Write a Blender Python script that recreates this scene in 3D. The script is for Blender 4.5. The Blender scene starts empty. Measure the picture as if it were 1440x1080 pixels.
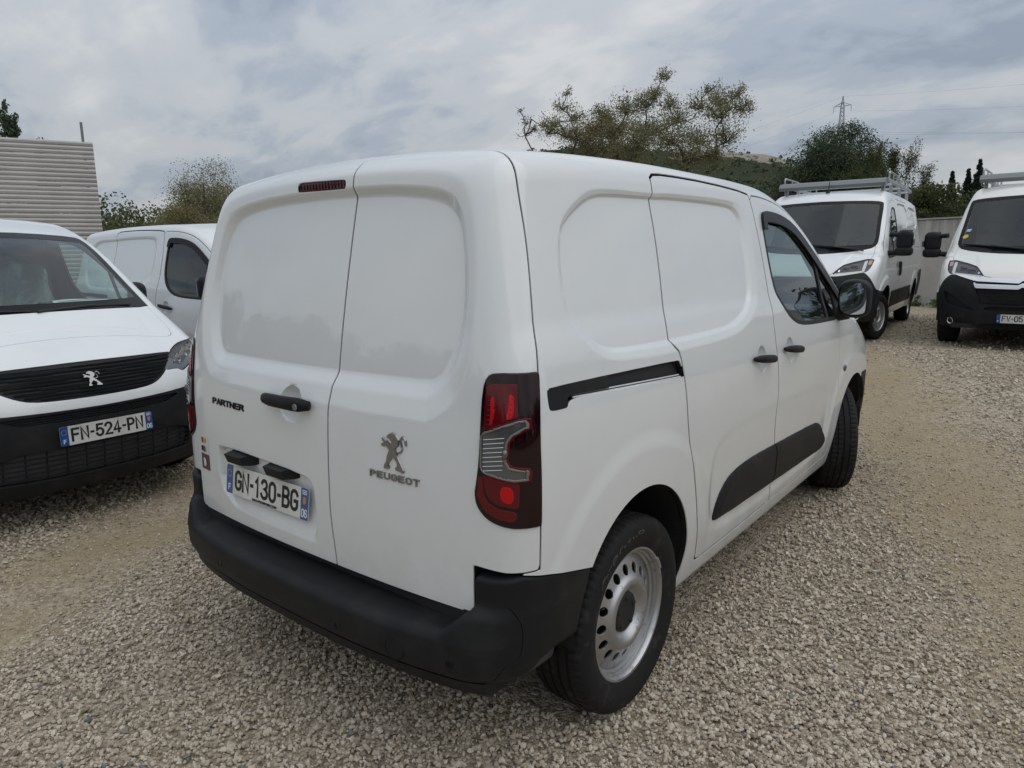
import bpy, math, random
import numpy as np
from mathutils import Matrix, Vector

random.seed(7); rng = np.random.default_rng(7)
sc = bpy.context.scene
col = sc.collection
R = math.radians

# ------------------------------------------------------------------ camera
cam_d = bpy.data.cameras.new('camera'); cam = bpy.data.objects.new('camera', cam_d); col.objects.link(cam)
cam_d.sensor_width = 36.0; cam_d.lens = 982.82 / 1440 * 36; cam_d.clip_start = .05; cam_d.clip_end = 20000
YAW, PITCH, ROLL = .67786, .17979, -.01429
def cam_axes():
    f = np.array([-math.sin(YAW) * math.cos(PITCH), math.cos(YAW) * math.cos(PITCH), -math.sin(PITCH)])
    r = np.array([math.cos(YAW), math.sin(YAW), 0.]); u = np.cross(r, f)
    c, s = math.cos(ROLL), math.sin(ROLL)
    return c * r + s * u, -s * r + c * u, f
_r, _u, _f = cam_axes()
CAM = np.array([1.97783, -1.26119, 1.52413])
cam.matrix_world = Matrix(((_r[0], _u[0], -_f[0], CAM[0]), (_r[1], _u[1], -_f[1], CAM[1]), (_r[2], _u[2], -_f[2], CAM[2]), (0, 0, 0, 1)))
sc.camera = cam

# ------------------------------------------------------------------ sky, sun, exposure
SUN_EL, SUN_AZ = 52, 78          # azimuth measured clockwise from +y
world = bpy.data.worlds.new('World'); sc.world = world; world.use_nodes = True
def build_sky():
    nt = world.node_tree; nt.nodes.clear()
    N = lambda t: nt.nodes.new(t); L = nt.links.new
    out = N('ShaderNodeOutputWorld'); bg = N('ShaderNodeBackground'); bg.inputs[1].default_value = .10
    sky = N('ShaderNodeTexSky'); sky.sky_type = 'NISHITA'; sky.sun_disc = False
    sky.sun_elevation = R(SUN_EL); sky.sun_rotation = R(SUN_AZ); sky.air_density = 1.6; sky.dust_density = 2.5
    tc = N('ShaderNodeTexCoord'); sep = N('ShaderNodeSeparateXYZ'); L(tc.outputs['Generated'], sep.inputs[0])
    def mth(op, a, b=None, c=None):
        n = N('ShaderNodeMath'); n.operation = op
        for i, v in enumerate((a, b, c)):
            if v is None: continue
            if isinstance(v, (int, float)): n.inputs[i].default_value = v
            else: L(v, n.inputs[i])
        return n.outputs[0]
    z = mth('MAXIMUM', sep.outputs[2], 0.0)
    den = mth('ADD', z, .34)
    u = mth('DIVIDE', sep.outputs[0], den); v = mth('DIVIDE', sep.outputs[1], den)
    cmb = N('ShaderNodeCombineXYZ'); L(u, cmb.inputs[0]); L(v, cmb.inputs[1])
    def noise(scale, det, rough, dist=0., off=(0, 0, 0), rot=0., sq=(1, 1, 1)):
        mp = N('ShaderNodeMapping'); mp.inputs['Location'].default_value = off; mp.inputs['Rotation'].default_value = (0, 0, rot); mp.inputs['Scale'].default_value = sq
        L(cmb.outputs[0], mp.inputs[0])
        n = N('ShaderNodeTexNoise'); n.inputs['Scale'].default_value = scale; n.inputs['Detail'].default_value = det
        n.inputs['Roughness'].default_value = rough; n.inputs['Distortion'].default_value = dist; L(mp.outputs[0], n.inputs['Vector'])
        return n.outputs['Fac']
    big = noise(.55, 6, .52, .25, SKY_OFF, .5, (1, 1.35, 1)); mid_ = noise(1.5, 7, .55, .5, (4.1, 1.2, 0), .4, (1, 1.5, 1)); fine = noise(4.2, 8, .58, .4, (2.2, 7.1, 0), .4, (1, 1.6, 1))
    mixv = mth('ADD', mth('ADD', mth('MULTIPLY', big, .52), mth('MULTIPLY', mid_, .30)), mth('MULTIPLY', fine, .18))
    ramp = N('ShaderNodeValToRGB'); L(mixv, ramp.inputs[0]); ramp.color_ramp.interpolation = 'EASE'
    el = ramp.color_ramp.elements; el[0].position = .415; el[0].color = (2.85, 3.35, 4.1, 1); el[1].position = .575; el[1].color = (6.0, 6.2, 6.4, 1)
    e = el.new(.46); e.color = (3.75, 4.25, 5.0, 1); e = el.new(.51); e.color = (4.9, 5.2, 5.6, 1)
    # overcast skies grow brighter towards the zenith
    zen = mth('ADD', .93, mth('MULTIPLY', mth('POWER', z, 1.3), .95))
    cm = N('ShaderNodeVectorMath'); cm.operation = 'SCALE'; L(ramp.outputs[0], cm.inputs[0]); L(zen, cm.inputs['Scale'])
    mx = N('ShaderNodeMix'); mx.data_type = 'RGBA'; mx.inputs[0].default_value = .93
    L(sky.outputs[0], mx.inputs[6]); L(cm.outputs[0], mx.inputs[7])
    L(mx.outputs[2], bg.inputs[0]); L(bg.outputs[0], out.inputs[0])
SKY_OFF = (9.4, .3, 0)
build_sky()
sun_d = bpy.data.lights.new('sun', 'SUN'); sun = bpy.data.objects.new('sun', sun_d); col.objects.link(sun)
sun_d.energy = .55; sun_d.angle = R(75); sun_d.color = (1, .985, .96)
_sd = Vector((math.sin(R(SUN_AZ)) * math.cos(R(SUN_EL)), math.cos(R(SUN_AZ)) * math.cos(R(SUN_EL)), math.sin(R(SUN_EL))))
sun.rotation_euler = _sd.to_track_quat('Z', 'Y').to_euler(); sun.location = (0, 0, 60)
vs = sc.view_settings; vs.view_transform = 'Standard'; vs.look = 'None'; vs.exposure = 0.0; vs.gamma = 1; vs.use_curve_mapping = False
sc.cycles.max_bounces = 10; sc.cycles.transparent_max_bounces = 24
sc.cycles.use_denoising = True

# ------------------------------------------------------------------ tags
def tag(o, label=None, cat=None, group=None, kind=None):
    for k, v in (('label', label), ('category', cat), ('group', group), ('kind', kind)):
        if v: o[k] = v
    return o
def empty(name, loc=(0, 0, 0), rz=0, parent=None):
    o = bpy.data.objects.new(name, None); col.objects.link(o); o.location = loc; o.rotation_euler = (0, 0, rz); o.empty_display_size = .2
    o.parent = parent
    return o
def kids(o): return list(o.children)
def copy_tree(o, parent=None):
    c = o.copy(); col.objects.link(c); c.parent = parent
    for ch in kids(o): copy_tree(ch, c)
    return c

# ------------------------------------------------------------------ materials
def mat(name, rgb=(.8, .8, .8), rough=.5, metal=0., coat=0., coat_rough=.03, spec=.5, bump=None, var=None, emit=None):
    m = bpy.data.materials.new(name); m.use_nodes = True; nt = m.node_tree; b = nt.nodes['Principled BSDF']
    b.inputs['Base Color'].default_value = (*rgb, 1); b.inputs['Roughness'].default_value = rough; b.inputs['Metallic'].default_value = metal
    b.inputs['Coat IOR'].default_value = 1.68; b.inputs['Coat Weight'].default_value = coat; b.inputs['Coat Roughness'].default_value = coat_rough; b.inputs['Specular IOR Level'].default_value = spec
    tc = nt.nodes.new('ShaderNodeTexCoord')
    def noise(scale, det=4, rough_=.55):
        n = nt.nodes.new('ShaderNodeTexNoise'); n.inputs['Scale'].default_value = scale; n.inputs['Detail'].default_value = det; n.inputs['Roughness'].default_value = rough_
        nt.links.new(tc.outputs['Object'], n.inputs['Vector']); return n
    if bump:
        n = noise(bump[0], bump[2] if len(bump) > 2 else 3); bp = nt.nodes.new('ShaderNodeBump'); bp.inputs['Strength'].default_value = 1; bp.inputs['Distance'].default_value = bump[1]
        nt.links.new(n.outputs['Fac'], bp.inputs['Height']); nt.links.new(bp.outputs[0], b.inputs['Normal'])
        if coat: nt.links.new(bp.outputs[0], b.inputs['Coat Normal'])
    if var:   # (scale, other colour, lo, hi[, rough other])
        n = noise(var[0], 6, .62); mr = nt.nodes.new('ShaderNodeMapRange'); mr.inputs[1].default_value = var[2]; mr.inputs[2].default_value = var[3]
        nt.links.new(n.outputs['Fac'], mr.inputs[0]); mx = nt.nodes.new('ShaderNodeMix'); mx.data_type = 'RGBA'
        mx.inputs[6].default_value = (*rgb, 1); mx.inputs[7].default_value = (*var[1], 1)
        nt.links.new(mr.outputs[0], mx.inputs[0]); nt.links.new(mx.outputs[2], b.inputs['Base Color'])
        if len(var) > 4:
            m2 = nt.nodes.new('ShaderNodeMapRange'); m2.inputs[3].default_value = rough; m2.inputs[4].default_value = var[4]
            nt.links.new(mr.outputs[0], m2.inputs[0]); nt.links.new(m2.outputs[0], b.inputs['Roughness'])
    if emit: b.inputs['Emission Color'].default_value = (*emit[0], 1); b.inputs['Emission Strength'].default_value = emit[1]
    return m
def glass_mat(name, tint, k=.92, extra=0.0):
    m = bpy.data.materials.new(name); m.use_nodes = True; nt = m.node_tree; nt.nodes.clear()
    o = nt.nodes.new('ShaderNodeOutputMaterial'); mix = nt.nodes.new('ShaderNodeMixShader'); tr = nt.nodes.new('ShaderNodeBsdfTransparent'); gl = nt.nodes.new('ShaderNodeBsdfGlossy')
    tr.inputs[0].default_value = (*tint, 1); gl.inputs['Roughness'].default_value = .01; gl.inputs['Color'].default_value = (.95, .97, 1, 1)
    fr = nt.nodes.new('ShaderNodeLayerWeight'); fr.inputs[0].default_value = .5        # Schlick, the same from both sides
    pw = nt.nodes.new('ShaderNodeMath'); pw.operation = 'POWER'; pw.inputs[1].default_value = 4.0; nt.links.new(fr.outputs['Facing'], pw.inputs[0])
    ad = nt.nodes.new('ShaderNodeMath'); ad.operation = 'MULTIPLY_ADD'; ad.inputs[1].default_value = k; ad.inputs[2].default_value = .035 + extra; ad.use_clamp = True
    nt.links.new(pw.outputs[0], ad.inputs[0]); nt.links.new(ad.outputs[0], mix.inputs[0]); nt.links.new(tr.outputs[0], mix.inputs[1]); nt.links.new(gl.outputs[0], mix.inputs[2]); nt.links.new(mix.outputs[0], o.inputs[0])
    return m
M_ = {}
def dusty_paint():
    """white clear-coated paint: slight orange peel, dust thrown up along the sills"""
    m = mat('white_paint', (.72, .745, .755), .38, coat=1.0, coat_rough=.025, spec=.4)
    nt = m.node_tree; b = nt.nodes['Principled BSDF']; L = nt.links.new; tc = nt.nodes.new('ShaderNodeTexCoord')
    n1 = nt.nodes.new('ShaderNodeTexNoise'); n1.inputs['Scale'].default_value = 60; n1.inputs['Detail'].default_value = 2; L(tc.outputs['Object'], n1.inputs['Vector'])
    bp = nt.nodes.new('ShaderNodeBump'); bp.inputs['Strength'].default_value = .5; bp.inputs['Distance'].default_value = .00025; L(n1.outputs['Fac'], bp.inputs['Height']); L(bp.outputs[0], b.inputs['Coat Normal'])
    sep = nt.nodes.new('ShaderNodeSeparateXYZ'); L(tc.outputs['Object'], sep.inputs[0])
    low = nt.nodes.new('ShaderNodeMapRange'); low.inputs[1].default_value = .85; low.inputs[2].default_value = .28; L(sep.outputs[2], low.inputs[0])
    n2 = nt.nodes.new('ShaderNodeTexNoise'); n2.inputs['Scale'].default_value = 9; n2.inputs['Detail'].default_value = 8; n2.inputs['Roughness'].default_value = .7; L(tc.outputs['Object'], n2.inputs['Vector'])
    th = nt.nodes.new('ShaderNodeMapRange'); th.inputs[1].default_value = .35; th.inputs[2].default_value = .75; L(n2.outputs['Fac'], th.inputs[0])
    mu = nt.nodes.new('ShaderNodeMath'); mu.operation = 'MULTIPLY'; L(low.outputs[0], mu.inputs[0]); L(th.outputs[0], mu.inputs[1])
    mu2 = nt.nodes.new('ShaderNodeMath'); mu2.operation = 'MULTIPLY'; mu2.inputs[1].default_value = .5; L(mu.outputs[0], mu2.inputs[0])
    mx = nt.nodes.new('ShaderNodeMix'); mx.data_type = 'RGBA'; mx.inputs[6].default_value = (.72, .745, .755, 1); mx.inputs[7].default_value = (.46, .43, .38, 1)
    n3 = nt.nodes.new('ShaderNodeTexNoise'); n3.inputs['Scale'].default_value = 2.2; n3.inputs['Detail'].default_value = 9; n3.inputs['Roughness'].default_value = .68; L(tc.outputs['Object'], n3.inputs['Vector'])
    m4 = nt.nodes.new('ShaderNodeMapRange'); m4.inputs[1].default_value = .45; m4.inputs[2].default_value = .75; m4.inputs[4].default_value = .10; L(n3.outputs['Fac'], m4.inputs[0])
    m5 = nt.nodes.new('ShaderNodeMath'); m5.operation = 'ADD'; L(mu2.outputs[0], m5.inputs[0]); L(m4.outputs[0], m5.inputs[1])
    L(m5.outputs[0], mx.inputs[0]); L(mx.outputs[2], b.inputs['Base Color'])
    cr = nt.nodes.new('ShaderNodeMath'); cr.operation = 'MULTIPLY_ADD'; cr.inputs[1].default_value = .6; cr.inputs[2].default_value = .025; L(mu2.outputs[0], cr.inputs[0]); L(cr.outputs[0], b.inputs['Coat Roughness'])
    return m
M_['paint'] = dusty_paint()
M_['black'] = mat('black_plastic', (.011, .012, .0135), .52, bump=(900, .0004, 2), var=(6, (.028, .028, .027), .5, .85), spec=.22)
M_['seal'] = mat('black_rubber', (.012, .012, .013), .6)
M_['gloss_black'] = mat('gloss_black', (.008, .008, .010), .2, spec=.14)
M_['dark'] = mat('dark_underbody', (.012, .012, .013), .85)
M_['trim'] = mat('grey_interior', (.075, .08, .085), .75, bump=(300, .0005))
M_['liner'] = mat('pale_headliner', (.30, .30, .29), .9)
M_['fabric'] = mat('seat_fabric', (.10, .105, .115), .95, bump=(500, .001))
M_['tyre'] = mat('tyre_rubber', (.012, .012, .0125), .7, bump=(160, .0008, 4), var=(16, (.045, .043, .039), .54, .78), spec=.25)
M_['rim'] = mat('silver_steel', (.46, .465, .475), .36, metal=.85, var=(26, (.20, .19, .17), .57, .72, .6))
M_['chrome'] = mat('chrome', (.78, .79, .80), .12, metal=1.)
M_['satin'] = mat('satin_metal', (.30, .30, .30), .28, metal=.95)
M_['lamp_dark'] = mat('smoked_lamp', (.012, .0015, .003), .06, spec=.42)
M_['lamp_red'] = mat('red_lens', (.105, .002, .005), .10, spec=.42)
M_['lamp_hot'] = mat('red_reflector', (.62, .010, .015), .2, metal=.5)
M_['lamp_clear'] = mat('clear_lens', (.16, .165, .17), .12, metal=.7)
M_['lamp_amber'] = mat('amber_lens', (.45, .16, .05), .2, coat=1.)
M_['glass'] = glass_mat('tinted_window', (.66, .78, .73))
M_['screen'] = glass_mat('windscreen_glass', (.68, .79, .77), extra=.01)
M_['mirror'] = mat('mirror_silver', (.80, .84, .86), .02, metal=1.)
M_['lens'] = glass_mat('lamp_cover', (.93, .95, .96), .45, -.012)
M_['plate'] = mat('plate_white', (.66, .67, .64), .3, coat=.5, var=(7, (.52, .52, .49), .45, .7))
M_['plate_blue'] = mat('plate_blue', (.012, .07, .26), .3, coat=.5)
M_['ink'] = mat('black_ink', (.012, .012, .013), .45)
M_['white_ink'] = mat('white_ink', (.72, .74, .76), .45)
M_['yellow_ink'] = mat('yellow_ink', (.62, .46, .05), .5)
M_['red_ink'] = mat('red_ink', (.42, .03, .03), .5)
M_['orange_ink'] = mat('orange_ink', (.55, .22, .08), .5)
M_['brown_ink'] = mat('maroon_sticker', (.10, .05, .055), .4)
M_['lead'] = mat('wheel_weight', (.36, .37, .38), .5, metal=.4)
M_['letter'] = mat('tyre_letter', (.045, .045, .046), .6)
M_['sticker'] = mat('white_sticker', (.66, .66, .64), .45)
M_['paper'] = mat('white_paper', (.72, .77, .78), .7)
M_['film'] = mat('plastic_film', (.42, .44, .43), .25, bump=(9, .02, 5), coat=.5)

# ------------------------------------------------------------------ mesh helpers
def mesh_obj(name, V, Fc, m, parent=None, N=None, smooth=None, mats=None, midx=None):
    me = bpy.data.meshes.new(name); V = np.asarray(V, np.float32)
    if isinstance(Fc, np.ndarray):
        k = Fc.shape[1]; nf = len(Fc); me.vertices.add(len(V)); me.vertices.foreach_set('co', V.ravel())
        me.loops.add(nf * k); me.loops.foreach_set('vertex_index', Fc.ravel().astype(np.int32))
        me.polygons.add(nf); me.polygons.foreach_set('loop_start', np.arange(0, nf * k, k, dtype=np.int32))
        me.update(calc_edges=True)
    else:
        me.from_pydata([tuple(v) for v in V.tolist()], [], Fc); me.update()
    if smooth is False or (smooth is None and N is None): me.polygons.foreach_set('use_smooth', [False] * len(me.polygons))
    else: me.polygons.foreach_set('use_smooth', [True] * len(me.polygons))
    for mm in (mats or [m]): me.materials.append(mm)
    if midx is not None: me.polygons.foreach_set('material_index', np.asarray(midx, np.int32))
    if N is not None: me.normals_split_custom_set_from_vertices(np.asarray(N, np.float32))
    o = bpy.data.objects.new(name, me); col.objects.link(o); o.parent = parent
    return o
class MB:
    """collects simple solids; build() links them as one mesh"""
    def __init__(s): s.v = []; s.f = []
    def add(s, V, Fs):
        n = len(s.v); s.v += [tuple(map(float, p)) for p in V]; s.f += [tuple(int(i) + n for i in q) for q in Fs]; return s
    def box(s, c, d, rz=0, M=None, ch=0.):
        x, y, z = d[0] / 2, d[1] / 2, d[2] / 2
        if ch:   # chamfered box
            P = []
            for sx in (-1, 1):
                for sy in (-1, 1):
                    for sz in (-1, 1):
                        P += [(sx * (x - ch), sy * (y - ch), sz * z), (sx * (x - ch), sy * y, sz * (z - ch)), (sx * x, sy * (y - ch), sz * (z - ch))]
            Pn = np.array(P); Fs = hull(Pn)
        else:
            Pn = np.array([(sx * x, sy * y, sz * z) for sx in (-1, 1) for sy in (-1, 1) for sz in (-1, 1)])
            Fs = [(0, 1, 3, 2), (4, 6, 7, 5), (0, 4, 5, 1), (2, 3, 7, 6), (0, 2, 6, 4), (1, 5, 7, 3)]
        if M is not None: Pn = Pn @ np.array(M).T
        if rz: c_, s_ = math.cos(rz), math.sin(rz); Pn = np.stack([Pn[:, 0] * c_ - Pn[:, 1] * s_, Pn[:, 0] * s_ + Pn[:, 1] * c_, Pn[:, 2]], 1)
        return s.add(Pn + np.array(c), Fs)
    def tube(s, pts, r, n=8, cap=True):
        pts = [Vector(p) for p in pts]; rs = r if isinstance(r, (list, tuple)) else [r] * len(pts); rings = []; up = None
        for i, p in enumerate(pts):
            d = (pts[min(i + 1, len(pts) - 1)] - pts[max(i - 1, 0)]).normalized()
            if up is None: up = d.orthogonal().normalized()
            up = (up - d * up.dot(d)).normalized(); w = d.cross(up)
            rings.append([p + (up * math.cos(2 * math.pi * k / n) + w * math.sin(2 * math.pi * k / n)) * rs[i] for k in range(n)])
        V = [q for rg in rings for q in rg]; Fs = []
        for i in range(len(pts) - 1):
            for k in range(n): Fs.append((i * n + k, i * n + (k + 1) % n, (i + 1) * n + (k + 1) % n, (i + 1) * n + k))
        if cap: Fs += [tuple(range(n))[::-1], tuple((len(pts) - 1) * n + k for k in range(n))]
        return s.add(V, Fs)
    def prism(s, poly, fr, d):
        """polygon in frame fr=(origin, right, up, normal) extruded d along the normal"""
        o, r, u, nn = (np.array(a, float) for a in fr); n = len(poly)
        P = np.array([o + r * a + u * b for a, b in poly]); V = np.concatenate([P + nn * d, P])
        Fs = [tuple(range(n)), tuple(range(2 * n - 1, n - 1, -1))] + [(i, n + i, n + (i + 1) % n, (i + 1) % n) for i in range(n)]
        return s.add(V, Fs)
    def build(s, name, m, parent=None, smooth=False, auto=None):
        o = mesh_obj(name, s.v, s.f, m, parent, smooth=smooth)
        if auto is not None: o.data.set_sharp_from_angle(angle=R(auto)); 
        return o
def hull(P):
    import bmesh
    bm = bmesh.new(); vs_ = [bm.verts.new(p) for p in P]; bm.verts.index_update()
    res = bmesh.ops.convex_hull(bm, input=vs_); bm.faces.ensure_lookup_table()
    out = [tuple(v.index for v in f.verts) for f in bm.faces]; bm.free(); return out
def smooth_build(mb, name, m, parent=None, ang=40):
    o = mesh_obj(name, mb.v, mb.f, m, parent, smooth=True); o.data.set_sharp_from_angle(angle=R(ang)); return o

def chaikin(P, k=2, closed=True):
    P = np.array(P, float)
    for _ in range(k):
        Q = np.roll(P, -1, 0) if closed else P[1:]
        A = P if closed else P[:-1]
        P2 = np.empty((2 * len(A), P.shape[1])); P2[0::2] = .75 * A + .25 * Q; P2[1::2] = .25 * A + .75 * Q
        P = P2 if closed else np.concatenate([P[:1], P2, P[-1:]])
    return P
def sdp(px, py, P):
    """signed distance to a closed polygon, positive inside"""
    P = np.asarray(P, float); d2 = np.full(px.shape, 1e9); ins = np.zeros(px.shape, bool)
    for i in range(len(P)):
        ax, ay = P[i]; bx, by = P[(i + 1) % len(P)]; ex, ey = bx - ax, by - ay; L2 = ex * ex + ey * ey
        if L2 < 1e-14: continue
        wx, wy = px - ax, py - ay; t = np.clip((wx * ex + wy * ey) / L2, 0, 1); qx, qy = wx - ex * t, wy - ey * t
        d2 = np.minimum(d2, qx * qx + qy * qy)
        if ay != by:
            c = (ay > py) != (by > py); ins ^= c & (px < ex * (py - ay) / ey + ax)
    return np.where(ins, 1, -1) * np.sqrt(d2)
def smax(a, b, k):
    h = np.maximum(k - np.abs(a - b), 0) / k
    return np.maximum(a, b) + h * h * k * .25
def smin(a, b, k): return -smax(-a, -b, k)
def sstep(t): t = np.clip(t, 0, 1); return t * t * (3 - 2 * t)
def pchip(xs, ys):
    xs = np.array(xs, float); ys = np.array(ys, float); h = np.diff(xs); d = np.diff(ys) / h; m = np.zeros_like(xs); m[0] = d[0]; m[-1] = d[-1]
    for i in range(1, len(xs) - 1):
        if d[i - 1] * d[i] > 0:
            w1 = 2 * h[i] + h[i - 1]; w2 = h[i] + 2 * h[i - 1]; m[i] = (w1 + w2) / (w1 / d[i - 1] + w2 / d[i])
    def f(x):
        i = np.clip(np.searchsorted(xs, x) - 1, 0, len(xs) - 2); t = (x - xs[i]) / h[i]; tc = np.clip(t, 0, 1); ex = (x - xs[i]) - tc * h[i]; b = tc * tc * (3 - 2 * tc)
        v = ys[i] * (1 - b) + ys[i + 1] * b + h[i] * (m[i] * tc * (1 - tc) ** 2 - m[i + 1] * tc * tc * (1 - tc))
        return v + np.where(t < 0, m[0], m[-1]) * ex
    return f
def smooth_fn(xs, ys, sig=.04):
    f = pchip(xs, ys); g = np.arange(xs[0] - .6, xs[-1] + .6, .005); v = f(g); n = int(4 * sig / .005); kx = np.arange(-n, n + 1) * .005
    kk = np.exp(-.5 * (kx / sig) ** 2); kk /= kk.sum(); vp = np.convolve(np.pad(v, n, mode='reflect', reflect_type='odd'), kk, 'valid')
    return lambda x: np.interp(x, g, vp)

# ------------------------------------------------------------------ implicit surfaces -> meshes, cut into panels
def isosurf(F, lo, hi, h, Ff=None, B=8, lip=1.35):
    Ff = Ff or F; lo = np.array(lo, float); nb = np.ceil((np.array(hi) - lo) / (h * B)).astype(int); n = nb * B
    ci = np.stack(np.meshgrid(*[np.arange(k) for k in nb], indexing='ij'), -1).reshape(-1, 3)
    cc = lo + (ci * B + (B - 1) / 2) * h; fc = F(*cc.T); act = np.abs(fc) < h * B * .87 * lip
    G = np.repeat(np.repeat(np.repeat(np.where(fc > 0, 1, -1).astype(np.float32).reshape(nb), B, 0), B, 1), B, 2)
    off = np.stack(np.meshgrid(*[np.arange(B)] * 3, indexing='ij'), -1).reshape(-1, 3); ai = ci[act]
    for s in range(0, len(ai), 1200):
        idx = (ai[s:s + 1200, None, :] * B + off[None]).reshape(-1, 3); P = lo + idx * h
        G[idx[:, 0], idx[:, 1], idx[:, 2]] = F(*P.T)
    S = G > 0
    cnt = np.zeros(n - 1, np.int8)
    for a in (0, 1):
        for b in (0, 1):
            for c in (0, 1): cnt += S[a:n[0] - 1 + a, b:n[1] - 1 + b, c:n[2] - 1 + c]
    cells = np.argwhere((cnt > 0) & (cnt < 8)); vid = np.full(n - 1, -1, np.int32); vid[tuple(cells.T)] = np.arange(len(cells))
    acc = np.zeros((len(cells), 3)); w = np.zeros(len(cells))
    cr = [(a, b, c) for a in (0, 1) for b in (0, 1) for c in (0, 1)]
    val = {k: G[cells[:, 0] + k[0], cells[:, 1] + k[1], cells[:, 2] + k[2]] for k in cr}
    for k in cr:
        for ax in range(3):
            if k[ax]: continue
            k2 = tuple(1 if i == ax else k[i] for i in range(3)); f0, f1 = val[k], val[k2]; m = (f0 > 0) != (f1 > 0)
            t = np.where(m, f0 / np.where(m, f0 - f1, 1), 0); p = np.array(k, float)[None].repeat(len(cells), 0); p[:, ax] += t
            acc[m] += p[m]; w[m] += 1
    V = lo + (cells + acc / w[:, None]) * h
    quads = []
    for ax in range(3):
        sl0 = [slice(1, n[i] - 1) for i in range(3)]; sl1 = list(sl0); sl0[ax] = slice(0, n[ax] - 1); sl1[ax] = slice(1, n[ax])
        a, b = S[tuple(sl0)], S[tuple(sl1)]; e = np.argwhere(a != b); base = e.copy(); flip = a[tuple(e.T)]
        for i in range(3):
            if i != ax: base[:, i] += 1
        u, v_ = (ax + 1) % 3, (ax + 2) % 3
        def g(du, dv):
            q = base.copy(); q[:, u] -= du; q[:, v_] -= dv; return vid[tuple(q.T)]
        Q = np.stack([g(1, 1), g(0, 1), g(0, 0), g(1, 0)], 1); Q[flip] = Q[flip][:, ::-1]; quads.append(Q)
    Q = np.concatenate(quads); Q = Q[(Q >= 0).all(1)]
    e = .0012
    def grad(V):
        f = [Ff(*(V + np.array(d) * e).T) for d in ((1, -1, -1), (-1, -1, 1), (-1, 1, -1), (1, 1, 1))]
        k = np.array([(1, -1, -1), (-1, -1, 1), (-1, 1, -1), (1, 1, 1)]); return sum(f[i][:, None] * k[i] for i in range(4)) / (4 * e), sum(f) / 4
    for _ in range(3):
        g_, f_ = grad(V); st = (f_ / np.maximum((g_ ** 2).sum(1), .2))[:, None] * g_
        V = V - np.clip(st, -.03, .03)
    g_, f_ = grad(V); N = g_ / np.linalg.norm(g_, axis=1)[:, None]
    d1 = ((V[Q[:, 0]] - V[Q[:, 2]]) ** 2).sum(1); d2 = ((V[Q[:, 1]] - V[Q[:, 3]]) ** 2).sum(1); m = (d1 < d2)[:, None]
    T = np.concatenate([np.where(m, Q[:, [0, 1, 2]], Q[:, [0, 1, 3]]), np.where(m, Q[:, [0, 2, 3]], Q[:, [1, 2, 3]])])
    return V, N, T
def compact(M):
    V, N, T = M
    if not len(T): return V[:0], N[:0], T
    u, inv = np.unique(T.ravel(), return_inverse=True); return V[u], N[u], inv.reshape(-1, 3)
def clip(M, g, lev=0.):
    """part of the mesh where g > lev; triangles on the border are cut exactly"""
    V, N, T = M; g = np.asarray(g(V) if callable(g) else g, float) - lev; s = g > 0; c = s[T].sum(1)
    keep = T[c == 3]; out = [keep]; newE = []
    n = len(V)
    def ek(a, b): lo_ = np.minimum(a, b).astype(np.int64); return lo_ * n + np.maximum(a, b)
    t1 = T[c == 1]; t2 = T[c == 2]
    def roll(t, want):
        r = t.copy()
        for k in (1, 2):
            m = s[t[:, k]] == want if want else ~s[t[:, k]]
            r[m] = np.stack([t[m, k], t[m, (k + 1) % 3], t[m, (k + 2) % 3]], 1)
        return r
    t1 = roll(t1, True) if len(t1) else t1; t2 = roll(t2, False) if len(t2) else t2
    E = np.concatenate([ek(t1[:, 0], t1[:, 1]), ek(t1[:, 0], t1[:, 2]), ek(t2[:, 0], t2[:, 1]), ek(t2[:, 0], t2[:, 2])]) if len(t1) + len(t2) else np.zeros(0, np.int64)
    if len(E):
        u, inv = np.unique(E, return_inverse=True); a = u // n; b = u % n; t = (g[a] / (g[a] - g[b]))[:, None]
        nv = V[a] * (1 - t) + V[b] * t; nn = N[a] * (1 - t) + N[b] * t; nn /= np.linalg.norm(nn, axis=1)[:, None] + 1e-12
        inv = inv + n; k1 = len(t1); k2 = len(t2); i1, i2, i3, i4 = inv[:k1], inv[k1:2 * k1], inv[2 * k1:2 * k1 + k2], inv[2 * k1 + k2:]
        if k1: out.append(np.stack([t1[:, 0], i1, i2], 1))
        if k2: out += [np.stack([t2[:, 1], t2[:, 2], i3], 1), np.stack([t2[:, 2], i4, i3], 1)]
        V = np.concatenate([V, nv]); N = np.concatenate([N, nn])
    return compact((V, N, np.concatenate(out)))
def cut(M, g, gap=.006):
    gv = g(M[0]); return clip(M, gv, gap / 2), clip(M, -gv, gap / 2)
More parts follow.
